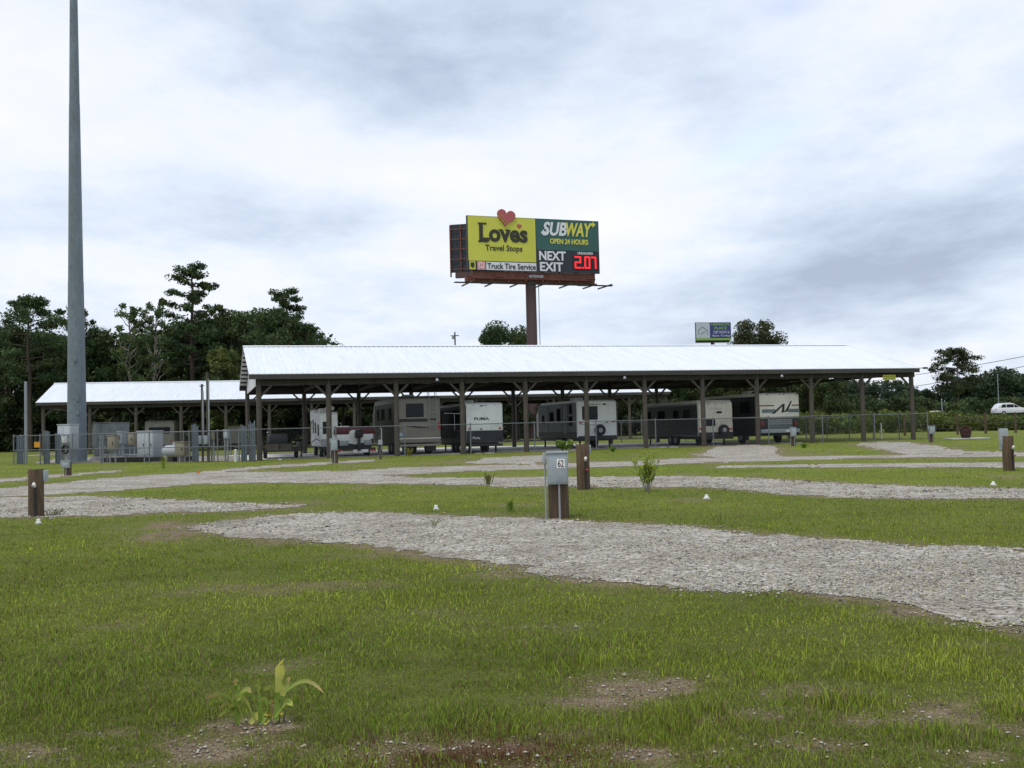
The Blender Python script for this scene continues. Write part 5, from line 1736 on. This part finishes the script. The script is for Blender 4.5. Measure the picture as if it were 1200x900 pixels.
mb.beam((sw_ * .19, -.06, sz + 2.9), (sw_ * .33, -.06, sz + 2.1), .12, .05, (0, 1, 0)); mb.beam((sw_ * .33, -.06, sz + 2.2), (sw_ * .33, -.06, sz + 1.3), .12, .05, (0, 1, 0))
mb.beam((sw_ * .14, -.06, sz + 1.4), (sw_ * .27, -.06, sz + 2.0), .1, .05, (0, 1, 0))
mb.build('house_emblem', M_greybox, st)
MB().tube([(sw_ / 2, .6, -.1), (sw_ / 2, .6, sz + 1)], .4, 12).build('column', M_pole, st, smooth=True)
MB().box(.2, sw_ - .2, .3, .9, sz - .4, sz + .02).build('frame_beam', M_pole, st)

# ------------------------------------------------------------------ utility poles and cables
up_ = at(535, 480, 190)
t = thing('utility_pole', 'wooden utility pole with crossarm tipping above the white ridge', 'pole', (up_.x, up_.y, 0))
hz = at(535, 389, 190).z
MB().tube([(0, 0, 0), (0, 0, hz)], [.2, .13], 8).build('pole', M_wood, t)
MB().box(-.75, .75, -.06, .06, hz - .75, hz - .6).build('crossarm', M_wood, t)
MB().tube([(-.35, 0, hz - 1.3), (-.35, 0, hz - .65)], .2, 8).build('transformer', M_greybox, t)
for (px, pb, pt, Y, r_, lb) in [(1170.5, 476, 440, 160, .07, 'slim grey light pole rising behind the white car'),
                                (1104.3, 488, 469, 140, .08, 'short grey pole in the brush left of the white car')]:
    c = at(px, pb, Y)
    t = thing('light_pole', lb, 'pole', (c.x, c.y, 0))
    z_ = at(px, pt, Y).z
    MB().tube([(0, 0, 0), (0, 0, z_)], [r_, r_ * .8], 8).build('pole', M_galv, t, smooth=True)
    MB().lathe([(r_ * .8, z_), (r_ * 1.4, z_ + .05), (r_, z_ + .2)], 8).build('cap', M_galv, t)
for nm_, (a_, b_, sag), lb in [('power_cable', ((1420, 372, 120), (930, 456, 235), 1.2), 'upper black power cable sloping across the sky at right'),
                               ('power_cable', ((1420, 374, 118), (930, 464, 232), 2.2), 'lower black power cable sloping across the sky at right')]:
    A3, B3 = at(*a_), at(*b_)
    pts = [A3.lerp(B3, f_) - Vector((0, 0, 4 * sag * f_ * (1 - f_))) for f_ in np.linspace(0, 1, 25)]
    tag(MB().tube(pts, .045, 5).build(nm_, M_wire_line, smooth=True), lb, 'cable', 'power cables at right')


# ------------------------------------------------------------------ cars on the highway
def car(label, X, Y, z, L, rz=0.0, h=1.72):
    t = thing('car', label, 'car', (X, Y, z), rz)
    w_ = 1.9
    k = L / 4.8
    lower = [(0, .38), (.0, .86), (.08, 1.02), (1.4 * k, 1.06), (3.3 * k, 1.05), (4.4 * k, .95), (4.78 * k, .72), (4.8 * k, .38)]
    MB().prism([(x, zz * h / 1.72) for x, zz in lower], 'y', -w_ / 2, w_ / 2).build('body', M_carwhite, t, bevel=.05)
    cab = [(.08, 1.0), (.50, 1.48), (.95, 1.65), (1.85 * k, 1.70), (2.35 * k, 1.60), (3.45 * k, 1.02)]
    MB().prism([(x, zz * h / 1.72) for x, zz in cab], 'y', -w_ / 2 + .1, w_ / 2 - .1).build('cabin', M_carwhite, t, bevel=.06)
    for a_, b_, c_, d_ in ((.62, 1.30, 1.30, .88), (1.40, 2.33, 2.33, 1.40)):
        MB().prism([(a_ * k, 1.1 * h / 1.72), (b_ * k, 1.1 * h / 1.72), (c_ * k, 1.50 * h / 1.72), (d_ * k, 1.50 * h / 1.72)], 'y', -w_ / 2 + .075, -w_ / 2 + .2).build('window', M_glass, t)
    MB().prism([(2.42 * k, 1.1 * h / 1.72), (3.1 * k, 1.1 * h / 1.72), (2.5 * k, 1.46 * h / 1.72), (2.42 * k, 1.50 * h / 1.72)], 'y', -w_ / 2 + .075, -w_ / 2 + .2).build('window', M_glass, t)
    MB().prism([(3.40 * k, 1.07 * h / 1.72), (3.46 * k, 1.1 * h / 1.72), (2.46 * k, 1.60 * h / 1.72), (2.40 * k, 1.58 * h / 1.72)], 'y', -w_ / 2 + .25, w_ / 2 - .25).build('windscreen', M_glass, t)
    for x in (.95 * k, 3.85 * k):
        for sy in (-1, 1):
            y_ = sy * (w_ / 2 - .1)
            o = MB().tube([(x, y_ - .12, .36), (x, y_ - .09, .36), (x, y_ + .09, .36), (x, y_ + .12, .36)], [.32, .36, .36, .32], 16).build('wheel', M_black, t, smooth=True)
            MB().tube([(x, y_ - .13, .36), (x, y_ + .13, .36)], .2, 12).build('rim', M_galv, o)
    for sy in (-1, 1):
        MB().box(4.55 * k, 4.79 * k, sy * .7 - .2, sy * .7 + .22, .72, .86).build('headlight', M_glass, t, bevel=.02)
        MB().box(-.02, .06, sy * .78 - .12, sy * .78 + .12, .85, 1.05).build('tail_light', M_red, t)
    return t


c = at(1160.5, 480, 150)
car('white estate car driving right along the raised highway', c.x, 149, 1.36, 5.1, h=1.86)
c = at(1090.5, 484, 146)
car('white car almost hidden behind the brush left of the estate car', c.x, 148.5, 1.36 - .35, 4.3, h=1.5).location.z = .85


# ------------------------------------------------------------------ pedestals and posts on the lawn
def pedestal(label, px, py, h, w_, number=None, group='power pedestals on the lawn', log=True, rz=0.0):
    p = ground(px, py)
    t = thing('power_pedestal', label, 'pedestal', (p.x, p.y, 0), rz, group)
    bh = h * .48
    MB().tube([(0, .1, -.05), (0, .1, h * .9)], [w_ * .50, w_ * .49], 14).build('post', M_log, t, smooth=True)
    MB().box(-w_ / 2, w_ / 2, -w_ * .58, -.02, h - bh, h - .02).build('box', M_greybox, t, bevel=.012)
    MB().box(-w_ / 2 - .012, w_ / 2 + .012, -w_ * .64, 0.0, h - .022, h + .012).build('hood', M_greybox, t, bevel=.008)
    d_ = MB().box(-w_ / 2 + .03, w_ / 2 - .015, -w_ * .58 - .014, -w_ * .58 + .01, h - bh + .03, h - .09).build('door', M_greybox, t, bevel=.006)
    MB().box(-.03, .03, -w_ * .58 - .03, -w_ * .58 - .01, h - bh + .035, h - bh + .075).build('latch', M_galv, d_)
    if number:
        bk = MB().box(-.01, w_ / 2 - .055, -w_ * .58 - .02, -w_ * .58 - .012, h - .27, h - .115).build('number_plate', M_whiteclean, t)
        text_mb(number, .008, w_ / 2 - .072, h - .255, h - .13, .003, .012, y=-w_ * .58 - .0205).build('number', M_ink, t)
    MB().tube([(.02, -w_ * .50, 0), (.02, -w_ * .50, h - bh + .02)], .016, 8).build('conduit', M_pipe, t, smooth=True)
    MB().box(-w_ / 2 - .075, -w_ / 2 - .013, -w_ * .4, -.03, h - .20, h - .01).build('side_box', M_greybox, t, bevel=.008)
    MB().tube([(-w_ / 2 - .035, -.1, 0), (-w_ / 2 - .035, -.1, h - .19)], .015, 8).build('conduit', M_pipe, t, smooth=True)
    return t


pedestal('grey power pedestal numbered 62 on a timber post beside the near gravel lane', 655, 607.5, 1.14, .36, '62', rz=R(-3))
pedestal('small grey power pedestal standing in the lawn before the monopole', 78.5, 557.5, .62, .29)
pedestal('grey power pedestal in front of the white camper at the shelter fence', 392.5, 543, 1.22, .30)
pedestal('grey power pedestal in front of the cream motorhome', 930, 523, 1.12, .30)
pedestal('grey power pedestal by the brush right of the shelter end', 1092, 518.5, 1.0, .32)


def hydrant(label, px, py, h, w_, red=True, side=1):
    p = ground(px, py)
    t = thing('hookup_post', label, 'post', (p.x, p.y, 0), 0, 'thick timber hookup posts on the lawn')
    r_ = w_ / 2
    mb = MB(); mb.tube([(0, 0, -.05), (0, 0, h * .5), (0, 0, h - .015), (0, 0, h)], [r_ * 1.02, r_, r_, r_ * .95], 22)
    mb.build('log', M_log, t, smooth=True)
    MB().tube([(.05, -r_ - .01, 0), (.05, -r_ - .01, h * .68)], .024, 8).build('pipe', M_blackmetal, t, smooth=True)
    mb = MB(); mb.tube([(.05, -r_ - .02, h * .64), (.05, -r_ - .07, h * .70), (.04, -r_ - .11, h * .66)], [.03, .034, .028], 8)
    mb.build('faucet', M_whiteclean, t, smooth=True)
    if red: MB().lathe([(.02, h * .42), (.045, h * .43), (.045, h * .455), (.02, h * .46)], 10, (.08, -r_ - .05, 0)).build('valve', M_red, t)
    MB().box(side * (r_ + .005) - .04, side * (r_ + .005) + .04, -.02, .14, h - .25, h - .03).build('side_box', M_greybox, t, bevel=.01)
    return t


hydrant('thick brown timber post with white tap, just behind the numbered pedestal', 684, 573.5, 1.12, .325)
hydrant('dark timber post at the left edge of the lawn with a white tap', 42.5, 605, .96, .30, False)
hydrant('timber post at the right edge of the lawn with a grey box at its side', 1182.5, 551.5, .98, .30, True, -1)
p = ground(1177, 545)
t = thing('power_pedestal', 'grey upright box hidden behind the right edge timber post', 'pedestal', (p.x, p.y, 0), 0, None)
MB().box(-.1, .12, -.1, .1, .5, 1.15).build('box', M_greybox, t, bevel=.012)
MB().tube([(0, 0, -.02), (0, 0, .52)], .05, 10).build('post', M_log, t)
p = ground(446, 538.5)
t = thing('water_riser', 'slim brown riser post with a pale pipe in front of the maroon boat', 'post', (p.x, p.y, 0))
MB().tube([(0, 0, -.02), (0, 0, 1.3)], [.07, .06], 8).build('post', M_wood, t, smooth=True)
MB().tube([(.08, -.05, .5), (.08, -.05, 1.62), (.02, -.05, 1.7)], .025, 6).build('pipe', M_pipe, t, smooth=True)
MB().box(-.1, .12, -.12, -.05, .8, 1.05).build('box', M_greybox, t)
p = ground(1033, 514.5)
t = thing('pipe_marker', 'white upright pipe behind the fence near the right end of the shelter', 'marker post', (p.x, p.y, 0))
MB().tube([(0, 0, 0), (0, 0, 1.1)], .05, 8).build('pipe', M_whiteclean, t, smooth=True)
MB().lathe([(.06, 1.08), (.06, 1.14), (.02, 1.17)], 8).build('cap', M_whiteclean, t)

p = ground(1132, 515)
t = thing('barrel_planter', 'dark red half barrel planter on a pale slab by the brush at right', 'planter', (p.x, p.y, 0))
MB().lathe([(.26, .1), (.33, .3), (.36, .55), (.36, .72), (.31, .72), (.30, .64)], 18).build('barrel', M_planter, t, smooth=True)
mb = MB()
for z in (.3, .6): mb.lathe([(.335 + (z - .3) * .1, z - .02), (.35 + (z - .3) * .1, z), (.335 + (z - .3) * .1, z + .02)], 18)
mb.build('hoop', M_blackmetal, t)
rgp = np.random.default_rng(5)
vv, ff, cc = leaf_cloud([(0, 0, .78), (.14, .08, .8), (-.14, 0, .79)], [(.2, .2, .1)] * 3, np.full(3, 60), .1, (.11, .055, .03), rgp)
np_mesh('dry_plant', vv, ff, M_weed, cc, t)
MB().box(-1.1, 1.3, -.6, .9, .006, .1).build('slab', M_conc, t, bevel=.02)
t2 = [at(px, 500, 88) for px in (1060, 1122, 1155, 1190, 1230)]
wf = thing('wire_fence', 'low wire fence with brown timber posts before the brush at right', 'fence', (t2[0].x, t2[0].y, 0))
for q in t2:
    MB().tube([(q.x - t2[0].x, 0, -.02), (q.x - t2[0].x, 0, 1.75)], [.11, .10], 8).build('post', M_log, wf, smooth=True)
mb = MB()
for z in (.5, .9, 1.3): mb.tube([(-.5, -.1, z), (t2[-1].x - t2[0].x, -.1, z)], .012, 4)
mb.build('wire', M_wire, wf)

# sewer caps and marker flag
G_C = 'white sewer caps in the lawn'
for px, py, lb in [(45, 614, 'white sewer cap in the grass below the left timber post'), (511, 597.5, 'white sewer cap left of the numbered pedestal'),
                   (828, 585, 'white sewer cap in the lawn right of the leafy shrub'), (1164, 569, 'white sewer cap below the right edge timber post')]:
    p = ground(px, py)
    t = thing('sewer_cap', lb, 'pipe cap', (p.x, p.y, 0), random.uniform(0, 3), G_C)
    k = .52 if py > 590 else .64
    MB().lathe([(.085 * k, -.02), (.085 * k, .035), (.075 * k, .05), (.05 * k, .058)], 14).build('pipe', M_whiteclean, t, smooth=True)
    MB().box(-.03, .03, -.03, .03, .055, .095).build('plug', M_whiteclean, t, bevel=.008)
    MB().lathe([(.14 * k, -.03), (.12 * k, .02), (.086 * k, .028)], 14).build('collar', M_conc, t, smooth=True)
p = ground(231, 565.5)
t = thing('marker_flag', 'small orange marker flag standing at the edge of the gravel lane', 'flag', (p.x, p.y, 0))
MB().tube([(0, 0, 0), (0, 0, .42)], .008, 5).build('wire', M_galv, t)
mb = MB(); mb.prism([(0, .30), (.10, .31), (.085, .35), (.10, .39), (0, .395)], 'y', -.004, .004); mb.build('flag', M_orange, t)


# ------------------------------------------------------------------ weeds and small plants
def strap(pts, w_, tw=0.0):
    """curved ribbon leaf with a fold; returns verts, faces"""
    vv, ff = [], []
    n = len(pts)
    P = [Vector(p) for p in pts]
    for i, p in enumerate(P):
        d = (P[min(i + 1, n - 1)] - P[max(i - 1, 0)]).normalized()
        s_ = d.cross(Vector((0, 0, 1)))
        if s_.length < .05: s_ = Vector((1, 0, 0))
        s_.normalize()
        s_ = Matrix.Rotation(tw, 3, d) @ s_
        nn = s_.cross(d)
        f_ = i / (n - 1)
        ww = w_ * (0.45 + 1.2 * f_) * (1 - f_) ** .55 if f_ < 1 else 0.001
        vv += [p - s_ * ww, p - nn * ww * .35, p + s_ * ww]
    for i in range(n - 1):
        for j in (0, 1): ff.append((i * 3 + j, i * 3 + j + 1, (i + 1) * 3 + j + 1, (i + 1) * 3 + j))
    return np.array([tuple(v) for v in vv]), np.array(ff)


def bunch(leaves, material, parent, name='leaves'):
    V_, F_, C_ = [], [], []
    off = 0
    for vv, ff, c0, c1 in leaves:
        n = len(vv) // 3
        f_ = np.repeat(np.linspace(0, 1, n), 3)[:, None]
        V_.append(vv); F_.append(ff + off); off += len(vv)
        C_.append(np.array(c0) * (1 - f_ ** 2) + np.array(c1) * f_ ** 2)
    return np_mesh(name, np.vstack(V_), np.vstack(F_), material, np.vstack(C_), parent, smooth=True)


def arc(base, az, out, rise, droop, n=7):
    pts = []
    for i in range(n):
        f_ = i / (n - 1)
        r_ = out * f_
        z = rise * math.sin(PI * .5 * min(1, f_ * 1.35)) - droop * f_ ** 2.2
        pts.append((base[0] + math.cos(az) * r_, base[1] + math.sin(az) * r_, base[2] + z))
    return pts


GRN, YGRN, YEL, TAN_ = (.25, .36, .06), (.46, .48, .11), (.55, .42, .07), (.48, .32, .15)
# foreground strap-leaved weed: several shoots
p = ground(297, 851)
t = thing('weed_plant', 'yellowing strap-leaved weed growing in the foreground lawn', 'plant', (p.x, p.y, 0))
lv_ = []
kx = 1 / F * p.y
def L_(x0, x1, z0, zr, droop, w_, c0, c1, tw=0.2, dy=0.0):
    pts = []
    for i in range(8):
        f_ = i / 7
        pts.append(((x0 + (x1 - x0) * f_) * kx, dy + .03 * math.sin(f_ * 3), max(.01, (z0 + (zr * math.sin(PI / 2 * min(1, 1.3 * f_)) - droop * f_ ** 2.2)) * kx)))
    vv, ff = strap(pts, w_ * 1.7, tw if tw > .5 else 1.0)
    lv_.append((vv, ff, c0, c1))
L_(-10, -30, 4, 22, 6, .020, YGRN, YGRN, .9)
L_(-4, 20, 3, 14, 6, .016, YGRN, YEL, .9)
L_(20, 6, 6, 26, 4, .016, GRN, YGRN, .9)
L_(24, 46, 10, 20, 8, .016, GRN, YGRN, .9)
L_(-20, -40, 4, 26, 10, .016, GRN, TAN_, .9)
L_(12, 28, 2, 12, 4, .016, YGRN, YEL, .7)
# stem shoots (px offsets relative to base, x right, z up)
L_(-18, -22, 2, 44, 0, .018, GRN, GRN, 0.6)
L_(-18, -56, 22, 18, 8, .014, GRN, TAN_)
L_(-18, -2, 30, 14, 6, .012, GRN, TAN_)
L_(-19, -24, 28, 26, 4, .014, YGRN, TAN_, 1.0)
L_(4, -24, 2, 30, 0, .020, YGRN, YGRN, .8)
L_(-6, -42, 12, 12, 14, .014, GRN, YGRN)
L_(8, 2, 2, 44, 0, .016, GRN, YGRN, .6)
L_(6, -14, 18, 20, 2, .012, GRN, GRN)
L_(8, 34, 4, 16, 8, .016, GRN, YEL)
L_(10, 14, 2, 26, 30, .014, GRN, YEL)
L_(26, 36, 6, 48, 0, .020, GRN, GRN, .5)
L_(30, 12, 26, 20, 6, .015, GRN, YGRN)
L_(34, 42, 34, 18, 2, .018, YGRN, TAN_, .9)
L_(36, 82, 38, 18, 20, .009, GRN, TAN_)
L_(29, 34, 38, 34, 0, .024, YGRN, YEL, .9)
L_(22, 20, 12, 14, 0, .014, TAN_, TAN_, 1.0)
L_(24, 30, 4, 24, 0, .010, TAN_, TAN_, .5)
bunch(lv_, M_weed, t)
mb = MB()
for x, h in ((-18, 30), (6, 22), (28, 40), (33, 24)):
    MB().tube([(x * kx, .02, -.01), (x * kx * 1.08, .03, h * kx * .7)], [.008, .005], 6).build('stem', mat('weed_stem', (.09, .10, .04), .7), t, smooth=True)


def tuft(name, label, px, py, h, spread, n, w_, cols, seed, stems=False, group=None, droop=.25):
    rg = random.Random(seed)
    p = ground(px, py)
    t = thing(name, label, 'plant', (p.x, p.y, 0), 0, group)
    L2 = []
    SR = []
    for i in range(11):
        SR.append((rg.uniform(0, 2 * PI), spread * rg.uniform(.08, .5), h * rg.uniform(.6, 1.0)))
    for i in range(n):
        az = rg.uniform(0, 2 * PI)
        b_ = rg.uniform(0, .55) if stems else 0
        base = (rg.gauss(0, spread * .14), rg.gauss(0, spread * .14), 0)
        if stems:
            zb = h * rg.uniform(.28, .82)
            sa, sq, sh = rg.choice(SR)
            f_ = rg.uniform(.32, 1.0)
            base = (math.cos(sa) * sq * f_ + rg.gauss(0, .02), math.sin(sa) * sq * f_ + rg.gauss(0, .02), sh * f_)
            pts = arc(base, az, spread * rg.uniform(.08, .22), h * rg.uniform(.05, .18), h * .08, 5)
        else:
            pts = arc(base, az, spread * rg.uniform(.25, .6), h * rg.uniform(.6, 1.05), h * droop * rg.random(), 6)
        vv, ff = strap(pts, w_ * rg.uniform(.7, 1.3), rg.uniform(-.8, .8))
        c = rg.choice(cols); k = rg.uniform(.7, 1.2)
        L2.append((vv, ff, tuple(q * k for q in c), tuple(q * k * 1.1 for q in rg.choice(cols))))
    bunch(L2, M_weed, t)
    if stems:
        for a_, q, sh in SR:
            MB().tube([(math.cos(a_) * .03, math.sin(a_) * .03, -.01), (math.cos(a_) * q * .5, math.sin(a_) * q * .5, sh * .5), (math.cos(a_) * q, math.sin(a_) * q, sh)], [.012, .009, .004], 5).build('stem', M_palebark, t, smooth=True)
    return t


LIME = [(.24, .34, .035), (.34, .38, .05), (.16, .25, .03)]
DEEP = [(.12, .20, .03), (.17, .25, .04)]
tuft('leafy_shrub', 'lime green leafy shrub with bare pale stems right of the numbered pedestal', 759, 576.5, .92, .68, 420, .018, LIME, 1, True)
tuft('leafy_shrub', 'rounded green bush near the fence left of the thick timber post', 661, 531, .80, 1.1, 420, .032, DEEP + LIME[:1], 2, True)
tuft('weed_tuft', 'small upright tuft of weeds in the lawn left of the numbered pedestal', 599, 599.5, .26, .30, 34, .009, DEEP + LIME[:1], 3)
tuft('weed_tuft', 'pale yellowing spiky weed at the lane edge below the lettered trailer', 572, 568, .34, .28, 26, .02, [(.26, .24, .09), (.14, .15, .05)], 4)
tuft('weed_tuft', 'thin lime seedling growing before the fenced yard', 192, 549, .62, .40, 26, .016, LIME, 5)
tuft('weed_tuft', 'yellow leaved weed at the fence below the tan motorhome', 479, 534, .50, .50, 22, .04, [(.34, .32, .03), (.22, .24, .03)], 6)
tuft('weed_tuft', 'dark green weed at the fence right of the spare wheel trailer', 718, 529.5, .34, .5, 30, .03, DEEP, 7)
tuft('weed_tuft', 'low dark weed by the pedestal of the cream motorhome', 942, 525, .3, .55, 30, .03, DEEP, 8)
tuft('weed_tuft', 'sprawling weed at the foot of the left timber post', 62, 604, .16, .5, 26, .010, [(.15, .14, .04), (.08, .11, .02)], 9, droop=.7)
tuft('weed_tuft', 'tall green vine growing on the rolled gate by the shelter corner', 287, 540, 1.7, .5, 60, .04, DEEP + LIME[:1], 10, True)
tuft('weed_tuft', 'small green weed sprouting in the near gravel lane', 509, 617, .12, .2, 14, .008, DEEP, 11)
